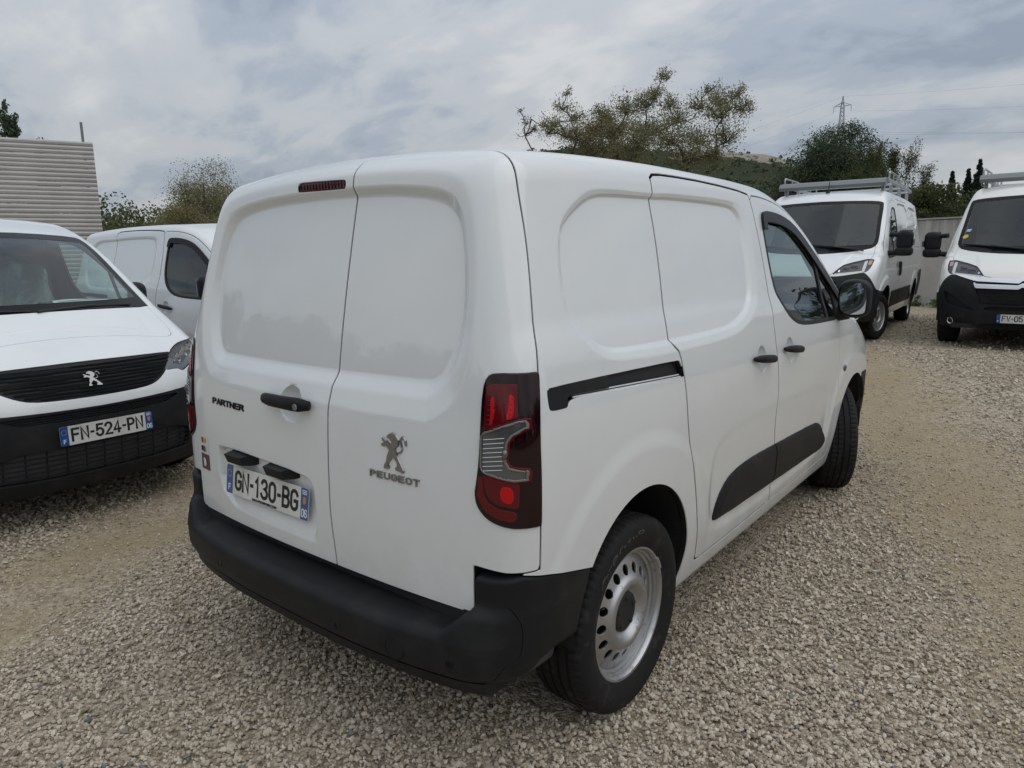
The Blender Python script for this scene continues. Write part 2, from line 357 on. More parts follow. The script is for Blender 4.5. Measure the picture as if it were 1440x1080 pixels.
def crease(M, g, levs):
    """put mesh edges exactly along level lines of g without removing anything"""
    for lev in levs:
        V, N, T = M; gv = g(V) - lev; s = gv > 0; c = s[T].sum(1); mix = (c == 1) | (c == 2)
        if not mix.any(): continue
        keep = T[~mix]; t = T[mix].copy(); n = len(V)
        one = c[mix] == 1                           # lone vertex is the positive one, else the negative one
        for k in (1, 2):
            m = s[T[mix][:, k]] == one
            m &= (s[T[mix]] == one[:, None]).sum(1) == 1
            t[m] = np.stack([T[mix][m, k], T[mix][m, (k + 1) % 3], T[mix][m, (k + 2) % 3]], 1)
        def ek(a, b): return np.minimum(a, b).astype(np.int64) * n + np.maximum(a, b)
        E = np.concatenate([ek(t[:, 0], t[:, 1]), ek(t[:, 0], t[:, 2])]); u, inv = np.unique(E, return_inverse=True); a, b = u // n, u % n
        w = (gv[a] / (gv[a] - gv[b]))[:, None]; nv = V[a] * (1 - w) + V[b] * w; nn = N[a] * (1 - w) + N[b] * w
        i1, i2 = inv[:len(t)] + n, inv[len(t):] + n
        M = (np.concatenate([V, nv]), np.concatenate([N, nn / np.linalg.norm(nn, axis=1)[:, None]]),
             np.concatenate([keep, np.stack([t[:, 0], i1, i2], 1), np.stack([t[:, 1], t[:, 2], i1], 1), np.stack([t[:, 2], i2, i1], 1)]))
    return M
def project(M, Ff, its=2):
    V, N, T = M; e = .0008; K = np.array([(1, -1, -1), (-1, -1, 1), (-1, 1, -1), (1, 1, 1)], float)
    def grad(V):
        f = [Ff(*(V + k * e).T) for k in K]; return sum(f[i][:, None] * K[i] for i in range(4)) / (4 * e), sum(f) / 4
    for k in range(its + 3):
        if k == 0: live = np.arange(len(V)); V = V.copy()
        g_, f_ = grad(V[live])
        st = np.clip((f_ / np.maximum((g_ ** 2).sum(1), .2))[:, None] * g_, -.01, .01); V[live] -= st; live = live[np.abs(f_) > 1e-5]
        if not len(live): break
    g_, f_ = grad(V); return V, g_ / np.linalg.norm(g_, axis=1)[:, None], T
def offset(M, d):
    V, N, T = M; d = d(V) if callable(d) else d; return V + N * (d[:, None] if isinstance(d, np.ndarray) else d), N, T
def renormal(M):
    V, N, T = M; fn = np.cross(V[T[:, 1]] - V[T[:, 0]], V[T[:, 2]] - V[T[:, 0]]); N2 = np.zeros_like(V)
    for k in range(3): np.add.at(N2, T[:, k], fn)
    return V, N2 / (np.linalg.norm(N2, axis=1)[:, None] + 1e-15), T
def join(*Ms):
    V, N, T, n = [], [], [], 0
    for M in Ms: V.append(M[0]); N.append(M[1]); T.append(M[2] + n); n += len(M[0])
    return np.concatenate(V), np.concatenate(N), np.concatenate(T)
def finish(M, depth=.014, bev=.0016):
    """rounded edge and a return along every border of the panel"""
    V, N, T = M; n = len(V)
    e = np.concatenate([T[:, [0, 1]], T[:, [1, 2]], T[:, [2, 0]]]).astype(np.int64); code = e[:, 0] * n + e[:, 1]; rev = e[:, 1] * n + e[:, 0]
    b = e[~np.isin(code, rev)]
    if not len(b): return M
    ed = V[b[:, 1]] - V[b[:, 0]]; o = np.cross(ed, N[b[:, 0]]); O = np.zeros_like(V)
    np.add.at(O, b[:, 0], o); np.add.at(O, b[:, 1], o); bv = np.unique(b); mp = np.full(n, -1); mp[bv] = np.arange(len(bv))
    Ov = O[bv]; Ov /= np.linalg.norm(Ov, axis=1)[:, None] + 1e-15; k = len(bv)
    Cv = V[bv] + bev * Ov - bev * N[bv]; Mv = Cv - min(.003, depth) * N[bv]; Dv = Cv - depth * N[bv]; a, c = b[:, 0], b[:, 1]; ma, mc = mp[a], mp[c]
    T2 = np.concatenate([T, np.stack([c, a, n + ma], 1), np.stack([c, n + ma, n + mc], 1)] + [q for i in (n, n + k) for q in (np.stack([i + mc, i + ma, i + k + ma], 1), np.stack([i + mc, i + k + ma, i + k + mc], 1))])
    return np.concatenate([V, Cv, Mv, Dv]), np.concatenate([N, Ov, Ov, Ov]), T2
def panel(name, M, m, parent, depth=.022, bev=.0016, off=0., seal=True):
    if not isinstance(off, float) or off: M = offset(M, off)
    if callable(off): M = renormal(M)
    n0 = len(M[2]); M2 = finish(M, depth, bev) if depth else M
    if depth and seal and len(M2[2]) > n0:
        nb = (len(M2[2]) - n0) // 6; idx = np.zeros(len(M2[2]), np.int32); idx[n0 + 4 * nb:] = 1  # deep part of the edge coloured black: rubber seal plus shade of the gap
        return mesh_obj(name, M2[0], M2[2].astype(np.int32), m, parent, N=M2[1], mats=[m, M_['seal']], midx=idx)
    return mesh_obj(name, M2[0], M2[2].astype(np.int32), m, parent, N=M2[1])

# ------------------------------------------------------------------ lettering
_tc = {}
def text_tris(s, bold=0.):
    """flat outline triangles of a word, cap height scaled to 1, start at x=0"""
    if (s, bold) in _tc: return _tc[(s, bold)]
    cu = bpy.data.curves.new('lettering', 'FONT'); cu.body = s; cu.size = 1; cu.offset = bold; cu.resolution_u = 3
    o = bpy.data.objects.new('lettering', cu); col.objects.link(o); dg = bpy.context.evaluated_depsgraph_get(); me = o.evaluated_get(dg).to_mesh(); me.calc_loop_triangles()
    V = np.array([v.co[:2] for v in me.vertices]); T = np.array([t.vertices[:] for t in me.loop_triangles])
    o.evaluated_get(dg).to_mesh_clear(); bpy.data.objects.remove(o); bpy.data.curves.remove(cu)
    V[:, 0] -= V[:, 0].min(); V[:, 1] -= V[:, 1].min(); V /= V[:, 1].max()
    _tc[(s, bold)] = (V, T); return V, T
_arc = lambda cx, cy, rx, ry, a0, a1, n=9: [(cx + rx * math.cos(R(a0 + (a1 - a0) * i / (n - 1))), cy + ry * math.sin(R(a0 + (a1 - a0) * i / (n - 1)))) for i in range(n)]
STROKES = {   # on a cell one unit wide and one unit high
    'G': [_arc(.5, .74, .5, .26, 15, 180) + _arc(.5, .26, .5, .26, 180, 360) + [(1, .46), (.58, .46)]], 'N': [[(0, 0), (0, 1), (1, 0), (1, 1)]], '1': [[(.15, .78), (.55, 1), (.55, 0)]],
    '3': [_arc(.47, .76, .45, .24, 160, -90, 11)[:] + _arc(.47, .26, .53, .26, 90, -165, 11)], '0': [_arc(.5, .72, .5, .28, 0, 180) + _arc(.5, .28, .5, .28, 180, 360) + [(1, .72)]],
    'B': [[(.62, .53), (0, .53), (0, 1), (.55, 1)] + _arc(.55, .765, .38, .235, 90, -90)[1:] + _arc(.58, .265, .42, .265, 90, -90)[1:] + [(0, 0), (0, .53)]], 'F': [[(0, 0), (0, 1), (.95, 1)], [(0, .52), (.8, .52)]],
    '5': [[(.92, 1), (.12, 1), (.05, .52)] + _arc(.48, .32, .52, .32, 140, -160, 13)], '2': [_arc(.5, .72, .48, .28, 165, -30, 10) + [(0, 0), (1, 0)]], '4': [[(.72, 0), (.72, 1), (0, .26), (1, .26)]],
    'P': [[(0, 0), (0, 1), (.5, 1)] + _arc(.5, .73, .47, .27, 90, -90)[1:] + [(0, .46)]], 'V': [[(0, 1), (.5, 0), (1, 1)]], '-': [[(.25, .47), (.75, .47)]], '6': [_arc(.5, .74, .48, .26, 30, 180) + _arc(.5, .29, .5, .29, 180, 540, 15)],
    'E': [[(.95, 1), (0, 1), (0, 0), (.95, 0)], [(0, .5), (.85, .5)]], 'U': [[(0, 1)] + _arc(.5, .3, .5, .3, 180, 360) + [(1, 1)]], 'O': [_arc(.5, .70, .5, .30, 0, 180) + _arc(.5, .30, .5, .30, 180, 360) + [(1, .70)]],
    'T': [[(0, 1), (1, 1)], [(.5, 1), (.5, 0)]], 'A': [[(0, 0), (.5, 1), (1, 0)], [(.22, .36), (.78, .36)]], 'R': [[(0, 0), (0, 1), (.5, 1)] + _arc(.5, .76, .46, .24, 90, -90)[1:] + [(0, .52)], [(.45, .52), (1, 0)]],
    'D': [[(0, 0), (0, 1), (.45, 1)] + _arc(.45, .5, .55, .5, 90, -90)[1:] + [(0, 0)]], 'S': [_arc(.5, .745, .48, .235, 25, 270, 11) + _arc(.5, .255, .5, .255, 90, -155, 11)]}
def strokes(name, s, fr, w, h, thick, m, parent, d=.001, gap=.3, narrow=None, bend=None):
    """a word of even strokes; w x h metres with the lower left corner at the frame origin"""
    o, r, u, nn = (np.array(a, float) for a in fr); narrow = narrow or {}
    adv = [narrow.get(c, 1.) for c in s]; cw = (w - thick) / (sum(adv) + gap * (len(s) - 1)); x = thick / 2; V, Fs = [], []
    for c, ad_ in zip(s, adv):
        for st in STROKES[c]:
            P = np.array([(x + a * cw * ad_, thick / 2 + b * (h - thick)) for a, b in st]); keep = [0] + [i for i in range(1, len(P)) if np.hypot(*(P[i] - P[i - 1])) > 1e-5]; P = P[keep]
            closed = np.hypot(*(P[0] - P[-1])) < 1e-5
            if closed: P = P[:-1]
            n = len(P); L, Rr = [], []
            for i in range(n):
                a, b = P[(i - 1) % n] if (i > 0 or closed) else None, P[(i + 1) % n] if (i < n - 1 or closed) else None
                d1 = (P[i] - a) / np.hypot(*(P[i] - a)) if a is not None else None; d2 = (b - P[i]) / np.hypot(*(b - P[i])) if b is not None else None
                if d1 is None: d1 = d2; cp = P[i] - d2 * thick / 2 * .98
                elif d2 is None: d2 = d1; cp = P[i] + d1 * thick / 2 * .98
                else: cp = P[i]
                n1, n2 = np.array((-d1[1], d1[0])), np.array((-d2[1], d2[0])); mm = n1 + n2; mm /= np.hypot(*mm) + 1e-9; sc_ = min(1 / max(mm @ n1, .45), 1.6) * thick / 2
                L.append(cp + mm * sc_); Rr.append(cp - mm * sc_)
            k = len(V); Q = np.array(L + Rr)
            top = bend(Q, d) if bend else o + Q[:, :1] * r + Q[:, 1:] * u + nn * d; bot = bend(Q, -.0005) if bend else top - nn * (d + .0005)
            V += list(top) + list(bot); m2 = 2 * n
            for i in range(n if closed else n - 1):
                j = (i + 1) % n; Fs += [(k + i, k + n + i, k + n + j, k + j), (k + i, k + j, k + m2 + j, k + m2 + i), (k + n + j, k + n + i, k + m2 + n + i, k + m2 + n + j)]
            if not closed: Fs += [(k, k + m2, k + m2 + n, k + n), (k + n - 1, k + 2 * n - 1, k + m2 + 2 * n - 1, k + m2 + n - 1)]
        x += cw * (ad_ + gap)
    return mesh_obj(name, V, Fs, m, parent, smooth=False)
def lettering(name, s, fr, w, h, m, parent, d=.001, bold=.02, bend=None):
    """word w x h metres, lower left corner at frame origin, raised by d"""
    V, T = text_tris(s, bold); o, r, u, nn = (np.array(a, float) for a in fr); P2 = V / V.max(0) * np.array([w, h])
    k = len(P2); e = np.concatenate([T[:, [0, 1]], T[:, [1, 2]], T[:, [2, 0]]]); cs = set(map(tuple, e.tolist())); b = [(i, j) for i, j in cs if (j, i) not in cs]
    top = o + P2[:, :1] * r + P2[:, 1:] * u + nn * d; bot = top - nn * (d + .0005)
    if bend: top, bot = bend(P2, d), bend(P2, -.0005)
    Fs = [tuple(t) for t in T.tolist()] + [(j, i, i + k, j + k) for i, j in b]
    return mesh_obj(name, np.concatenate([top, bot]), Fs, m, parent, smooth=False)
# ------------------------------------------------------------------ wheels
def lathe(prof, n, fn=None, closed=False):
    """profile (x, r) turned round the x axis"""
    k = len(prof); V = []
    for j in range(n):
        a = 2 * math.pi * j / n; c, s = math.cos(a), math.sin(a)
        for i, (x, r) in enumerate(prof):
            if fn: x, r = fn(i, j, x, r)
            V.append((x, r * c, r * s))
    Fs = [(j * k + i, j * k + i + 1, ((j + 1) % n) * k + i + 1, ((j + 1) % n) * k + i) for j in range(n) for i in range(k - 1)]
    return V, Fs
def make_wheel(R_=.326, half=.1025, rim_r=.2032, nh=16, hub='black', tread='road', name='wheel', parent=None):
    """axis along x, outer face towards +x"""
    s = half / .1025; t = R_ - .326
    pr = [(-.072, rim_r + .010), (-.086, rim_r + .018), (-.096, rim_r + .040), (-.1025, rim_r + .068), (-.1015, .292 + t), (-.095, .307 + t), (-.088, .3155 + t), (-.080, .3205 + t)]
    fl = {5, 6, 7}
    for gx in (-.050, -.017, .017, .050):
        pr += [(gx - .0055, .3255 + t - abs(gx) * .02), (gx - .0042, .3185 + t), (gx + .0042, .3185 + t), (gx + .0055, .3255 + t - abs(gx) * .02)]
    pr += [(-x, r) for x, r in pr[:8][::-1]]; pr = [(x * s, r) for x, r in pr]; K = len(pr)
    def fn(i, j, x, r):
        if j % 4 == 3 and (i in (6, 7, 8) or i in (K - 9, K - 8, K - 7)): r -= .0045
        if j % 4 == 1 and i in (11, 12, 15, 16): r -= .003
        if tread == 'off' and j % 4 in (2, 3) and 5 <= i <= K - 6: r -= .005
        return x, r
    w = empty(name, parent=parent)
    V, Fs = lathe(pr, 288, fn); mb = MB().add(V, Fs); o = smooth_build(mb, 'tyre', M_['tyre'], w, 32)
    # steel rim: flange, barrel and a pressed disc with a ring of oval holes
    q = rim_r - .2032
    fl = [(.066 * s, .2032 + q), (.074 * s, .2205 + q), (.080 * s, .2235 + q), (.0845 * s, .2215 + q), (.083 * s, .2130 + q), (.078 * s, .2085 + q), (.067 * s, .2065 + q), (.063 * s, .2000 + q), (.054 * s, .1985 + q), (.050 * s, .1905 + q), (.036 * s, .1890 + q), (.014 * s, .1880 + q)]
    V, Fs = lathe(fl, 96); mb = MB().add(V, Fs)
    V, Fs = lathe([(.02 * s, .193 + q), (-.08 * s, .200 + q)], 64); mb.add(V, Fs)
    smooth_build(mb, 'rim', M_['rim'], w, 35)
    ds = smooth_fn([0, .066, .074, .082, .100, .115, .127, .145, .160, .175, .20], [.058, .058, .062, .072, .084, .082, .070, .062, .057, .050, .038], .004)
    rr = np.linspace(.03, .192, 60); aa = np.linspace(0, 2 * np.pi, 241)[:-1]; k = (.192 + q) / .192
    g = np.stack([np.repeat(ds(rr)[None] * s, 240, 0), rr[None] * k * np.cos(aa)[:, None], rr[None] * k * np.sin(aa)[:, None]], -1).reshape(-1, 3)
    T = []
    for j in range(240):
        a, b = j * 60, ((j + 1) % 240) * 60
        for i in range(59): T += [(a + i, a + i + 1, b + i + 1), (a + i, b + i + 1, b + i)]
    M = renormal((g, g * 0, np.array(T)))
    if M[1][:, 0].mean() < 0: M = (M[0], -M[1], M[2][:, ::-1])
    def holes(V):
        a = np.arctan2(V[:, 2], V[:, 1]); r = np.hypot(V[:, 1], V[:, 2]) / k; st = 2 * np.pi / nh; da = (a + st / 2) % st - st / 2
        return np.sqrt((da * r / .0165) ** 2 + ((r - .1465) / .0178) ** 2) * .0125 - .0125
    M = finish(clip(M, holes), .006, .0012); mesh_obj('wheel_disc', M[0], M[2].astype(np.int32), M_['rim'], w, N=M[1])
    mb = MB(); V, Fs = lathe([(.0, .188 + q), (-.02, .02)], 48); mb.add(V, Fs); mb.build('brake_drum', M_['dark'], w)
    if hub == 'black':
        def arc(P2, d):
            r = .281 + P2[:, 1]; t = R(-52) + P2[:, 0] / .279; return np.stack([.1060 + d - .8 * np.maximum(P2[:, 1] - .018, 0) + 0 * r, r * np.sin(t), r * np.cos(t)], 1)
        lettering('tyre_lettering', 'X-privilo', ((0, 0, 0), (0, 1, 0), (0, 0, 1), (1, 0, 0)), .30, .028, M_['letter'], w, .0012, .012, bend=arc)
        MB().tube([(.088, .2285 * math.sin(t), .2285 * math.cos(t)) for t in np.linspace(R(52), R(66), 6)], .006, 6).build('wheel_weight', M_['lead'], w)
        mb = MB(); V, Fs = lathe([(.050, .071), (.063, .069), (.067, .062), (.067, .048), (.064, .034), (.065, .0)], 40); mb.add([(x * s, y, z) for x, y, z in V], Fs)
        for i in range(5):
            a = 2 * math.pi * i / 5 + .3; V, Fs = lathe([(.062, .010), (.070, .0095), (.072, .006), (.072, 0)], 10); mb.add([(x * s, y + .052 * math.cos(a), z + .052 * math.sin(a)) for x, y, z in V], Fs)
        smooth_build(mb, 'hub_cap', M_['seal'], w, 35)
    else:
        mb = MB(); V, Fs = lathe([(.050, .085), (.062, .080), (.066, .060), (.060, .045), (.075, .040), (.078, .0)], 32); mb.add([(x * s, y, z) for x, y, z in V], Fs)
        smooth_build(mb, 'hub_cap', M_['rim'], w, 35)
    return w

# ------------------------------------------------------------------ the small panel van, front towards +y
WZ = smooth_fn([.18, .25, .32, .42, .55, .70, .85, 1.0, 1.10, 1.20, 1.35, 1.50, 1.65, 1.80, 1.95], [.835, .865, .885, .903, .912, .918, .920, .915, .904, .886, .853, .818, .782, .746, .71], .05)
RZ = smooth_fn([.2, .5, .7, .9, 1.05, 1.2, 1.4, 1.6, 1.75, 1.9], [.055, .050, .050, .055, .065, .085, .122, .165, .20, .235], .05)
HY = smooth_fn([-.2, .1, .4, .8, 1.3, 1.8, 2.2, 2.6, 2.9], [1.80, 1.832, 1.862, 1.883, 1.894, 1.893, 1.883, 1.86, 1.83], .08)
BY = smooth_fn([2.9, 3.3, 3.6, 3.8, 4.0, 4.15, 4.25, 4.33], [1.31, 1.27, 1.215, 1.15, 1.06, .985, .92, .85], .05)
NZ = smooth_fn([.15, .25, .4, .55, .7, .8, .9, 1.0, 1.1], [4.30, 4.345, 4.385, 4.395, 4.38, 4.36, 4.33, 4.28, 4.20], .04)
ARCH = [(.735, .40, .368), (3.520, .40, .368)]
SIDE_O = chaikin([(1.062, 1.739), (.775, 1.739), (.647, 1.729), (.565, 1.693), (.486, 1.646), (.442, 1.592), (.412, 1.513), (.397, 1.382), (.423, 1.320), (.484, 1.256), (.534, 1.225), (.619, 1.203), (1.02, 1.188), (1.513, 1.190), (1.696, 1.220), (1.874, 1.294), (1.945, 1.395), (1.962, 1.552), (1.962, 1.640), (1.945, 1.700), (1.905, 1.738), (1.82, 1.752), (1.604, 1.755), (1.195, 1.750)], 2)
SIDE_I = chaikin([(1.056, 1.720), (.767, 1.714), (.662, 1.702), (.577, 1.664), (.505, 1.624), (.468, 1.588), (.440, 1.488), (.430, 1.382), (.456, 1.334), (.520, 1.272), (.575, 1.248), (.66, 1.236), (.99, 1.230), (1.45, 1.232), (1.610, 1.246), (1.770, 1.300), (1.838, 1.370), (1.868, 1.486), (1.880, 1.600), (1.868, 1.670), (1.840, 1.706), (1.79, 1.722), (1.593, 1.728), (1.187, 1.726)], 2)
_ro = [(0, 1.792), (.30, 1.788), (.46, 1.778), (.56, 1.762), (.618, 1.735), (.655, 1.690), (.682, 1.62), (.704, 1.52), (.722, 1.406), (.715, 1.245), (.695, 1.165), (.660, 1.110), (.585, 1.062), (0, 1.040)]
_ri = [(0, 1.722), (.28, 1.716), (.44, 1.702), (.53, 1.684), (.580, 1.655), (.612, 1.606), (.640, 1.498), (.655, 1.366), (.640, 1.284), (.607, 1.210), (.580, 1.182), (.540, 1.171), (0, 1.170)]
REAR_O = chaikin(_ro[:-1] + [(.585, 1.062), (-.585, 1.062)] + [(-a, b) for a, b in _ro[1:-2]][::-1], 2)
REAR_I = chaikin(_ri[:-1] + [(-a, b) for a, b in _ri[1:-1]][::-1], 2)
PLATE_REC = chaikin([(-.575, .815), (-.54, .830), (-.30, .830), (.02, .818), (.062, .800), (.078, .757), (.080, .64), (.075, .590), (.045, .578), (-.44, .583), (-.50, .610), (-.562, .66)], 1)
SCOOP = chaikin([(1.30, .80), (1.50, .845), (2.00, .850), (2.50, .842), (2.78, .825), (2.93, .78), (2.98, .68), (2.96, .45), (2.80, .36), (1.45, .36), (1.30, .45), (1.26, .62)], 2)
def recess(px, py, O, I, D):
    so = sdp(px, py, O); t = so / np.maximum(so - sdp(px, py, I), .004)
    rp = lambda q: smin(smax(q, np.zeros_like(q), .22), np.ones_like(q), .22)
    return D * (.36 * rp(t / .60) + .64 * rp((t - .60) / .38))
def masked(f, m, *a):
    out = np.zeros(m.shape); 
    if m.any(): out[m] = f(*[q[m] for q in a])
    return out
def cup(px, py, cx, cy, rx, ry, D):
    return D * np.maximum(1 - ((px - cx) / rx) ** 2 - ((py - cy) / ry) ** 2, 0) ** .75
def partner_F(x, y, z, det=False):
    ax = np.abs(x); tr = np.clip(1.0 - y, 0, 1.5); tf = np.clip((y - 3.3) / 1.1, 0, 1.3)
    s = ax - (WZ(z) - .030 * tr * tr - .03 * tf ** 2 - .08 * tf ** 4)
    rear = -(y - (RZ(z) + .04 * (ax / .8) ** 2.4))
    if det:
        m = (ax > .55) & (y > .36) & (y < 2.0) & (z > 1.15) & (z < 1.78)
        s = s + masked(lambda a, b: recess(a, b, SIDE_O, SIDE_I, .017), m, y, z)
        m = (ax > .7) & (y > 1.2) & (y < 3.05) & (z > .3) & (z < .9)
        s = s + masked(lambda a, b: .007 * sstep(sdp(a, b, SCOOP) / .05) * sstep((.95 - b) / .4), m, y, z)
        for cy, cz, r in ARCH:
            d = np.hypot(y - cy, z - .36); s = s - .007 * sstep((.60 - d) / .07) * (ax > .6) * sstep((z - .3) / .2)
        for cy in (1.835, 2.223):
            m = (ax > .7) & (np.abs(y - cy) < .09) & (np.abs(z - 1.06) < .08)
            s = s + masked(lambda a, b: cup(a, b, cy, 1.062, .052, .058, .022), m, y, z)
        m = (y < .5) & (z > 1.0) & (z < 1.82)
        rear = rear + masked(lambda a, b: recess(a, b, REAR_O, REAR_I, .038), m, x, z)
        m = (y < .3) & (z > .55) & (z < .86) & (x < .12) & (x > -.62)
        rear = rear + masked(lambda a, b: .032 * sstep(sdp(a, b, PLATE_REC) / .022) * sstep((b - .56) / .16), m, x, z)
        m = (y < .4) & (np.abs(z - 1.05) < .08) & (np.abs(x + .05) < .1)
        rear = rear + masked(lambda a, b: cup(a, b, -.05, 1.048, .062, .060, .03), m, x, z)
        m = (y < .5) & (z > 1.72) & (z < 1.81)
    a = math.atan2(.68, 1.0)
    ws = (y - (3.84 - .20 * (ax / .75) ** 2)) * math.sin(a) + (z - 1.14) * math.cos(a)
    up = smax(ws, z - (HY(y) - .040 * (ax / .75) ** 2), .25)
    bon = z - (BY(y + .10 * (ax / .8) ** 2) - .05 * (ax / .8) ** 2)
    nose = y - (NZ(z) - .26 * (ax / .85) ** 2.6)
    if det:
        # raised ribs along the bonnet
        bon = bon + .006 * np.exp(-((ax - (.62 - .12 * (y - 3.6))) / .022) ** 2) * sstep((y - 3.5) / .15) * sstep((3.98 - y) / .2)
    lo = smax(smax(smax(bon, nose, .10), s, .10), s, .02)
    u2 = np.maximum(smax(up, s, .085), y - 3.85)
    f = smax(smin(lo, u2, .05), rear, .12)
    return smax(f, .20 - z, .06)
partner_Ff = lambda x, y, z: partner_F(x, y, z, True)
def bumper_F(x, y, z):
    ax = np.abs(x); tr = np.clip(1.0 - y, 0, 1.5)
    dd = np.hypot(y - .735, z - .36)
    side = ax - (WZ(z) - .030 * tr * tr + .005 + .007 * sstep((.60 - dd) / .07) * sstep((z - .3) / .2))
    face = -(y - (-.052 + .105 * (ax / .88) ** 3.0 + .9 * np.maximum(.40 - z, 0) ** 1.3 + .25 * np.maximum(z - .47, 0)))
    top = z - (.494 + .075 * sstep((ax - .66) / .12) + .10 * np.clip(y, -.1, .1) * sstep((.7 - ax) / .1))
    low = smax(smax(smax(face, side, .14), top, .035), (.345 + .05 * sstep((y - .15) / .12)) - z, .03)
    cap = smax(smax(smax(-(y - (.045 + .05 * (ax / .9) ** 3)), side, .10), z - np.minimum(.672 - .25 * np.maximum(.15 - y, 0), .655 - .25 * (y - .19)), .012), .752 - ax, .02)
    f = smin(low, smax(cap, .40 - z, .02), .018)
    return np.maximum(f, y - .46)
def surf(F, p, d, n=40):
    """march from p along d to the surface"""
    p = np.array(p, float); d = np.array(d, float); d /= np.linalg.norm(d)
    for _ in range(n): p = p + d * F(*[np.array([q]) for q in p])[0] * .7
    e = 1e-3; g = np.array([F(*[np.array([q]) for q in p + np.eye(3)[i] * e])[0] - F(*[np.array([q]) for q in p - np.eye(3)[i] * e])[0] for i in range(3)])
    return p, g / np.linalg.norm(g)
def frame_at(F, p, d, up=(0, 0, 1)):
    q, n = surf(F, p, d); u = np.array(up) - n * np.dot(up, n); u /= np.linalg.norm(u); return q, np.cross(u, n), u, n
def rbox(name, c, half, k, m, parent, h=.009, Rm=None, extra=None):
    """soft-edged block"""
    a, b, d = half
    def F(x, y, z):
        f = smax(smax(np.abs(x) - a, np.abs(y) - b, k), np.abs(z) - d, k); return extra(f, x, y, z) if extra else f
    V, N, T = isosurf(F, (-a - .03, -b - .03, -d - .03), (a + .03, b + .03, d + .03), h, lip=1.8)
    if Rm is not None: Rm = np.array(Rm); V = V @ Rm.T; N = N @ Rm.T
    return mesh_obj(name, V + np.array(c), T.astype(np.int32), m, parent, N=N)

LION = [(.10, .0), (.30, .02), (.33, .10), (.27, .12), (.30, .20), (.46, .36), (.60, .24), (.62, .14), (.55, .12), (.55, .02), (.86, -.02), (.90, .06), (.62, .46), (.55, .60),
        (.68, .70), (.70, .86), (.58, 1.0), (.40, 1.04), (.24, .96), (.20, .86), (.32, .84), (.40, .76), (.36, .70), (.06, .88), (.0, .84), (.04, .76), (.10, .74), (-.02, .68), (.02, .60), (.20, .62), (.30, .54), (.22, .40), (.18, .22), (.10, .12)]
TAIL = [(.66, .46), (.78, .52), (.84, .62), (.80, .74), (.76, .84), (.80, .92), (.88, .88), (.92, .74), (.98, .72), (.96, .88), (.88, .98), (.78, .98), (.71, .88), (.74, .74), (.78, .62), (.72, .56), (.62, .53)]
def lion_badge(fr, h, m, parent, mirror=False, m2=None):
    """standing lion emblem, body and tail each an outlined raised piece"""
    from mathutils.geometry import tessellate_polygon
    o, r, u, n = (np.array(a, float) for a in fr); w = h * .92; V, Fs = [], []
    for P in (LION, TAIL):
        P = [(a - .45, b) for a, b in P]; k = len(V); nn = len(P)
        pt = [o + r * a * w + u * b * h * .97 for a, b in P]; c = [Vector((a, b, 0)) for a, b in P]
        area = sum(P[i][0] * P[(i + 1) % nn][1] - P[(i + 1) % nn][0] * P[i][1] for i in range(nn))
        cw = 1 if sum(P[i][0] * P[(i + 1) % nn][1] - P[(i + 1) % nn][0] * P[i][1] for i in range(nn)) > 0 else -1; ins = []
        for i in range(nn):
            a0, a1, a2 = np.array(P[i - 1]), np.array(P[i]), np.array(P[(i + 1) % nn]); t1 = (a1 - a0) / np.hypot(*(a1 - a0)); t2 = (a2 - a1) / np.hypot(*(a2 - a1)); nn_ = np.array((-t1[1] - t2[1], t1[0] + t2[0])) * cw; nn_ /= np.hypot(*nn_) + 1e-6; q = a1 + nn_ * .022; ins.append(o + r * q[0] * w + u * q[1] * h * .97)
        V += [p + n * .006 for p in ins] + [p for p in pt]
        for t in tessellate_polygon([c]):
            a2 = (P[t[1]][0] - P[t[0]][0]) * (P[t[2]][1] - P[t[0]][1]) - (P[t[2]][0] - P[t[0]][0]) * (P[t[1]][1] - P[t[0]][1])
            Fs.append(tuple(k + i for i in (t if a2 > 0 else t[::-1])))
        for i in range(nn):
            j = (i + 1) % nn; q = (k + i, k + nn + i, k + nn + j, k + j); Fs.append(q if area > 0 else q[::-1])
    return mesh_obj('lion_badge', V, Fs, m, parent, smooth=False)
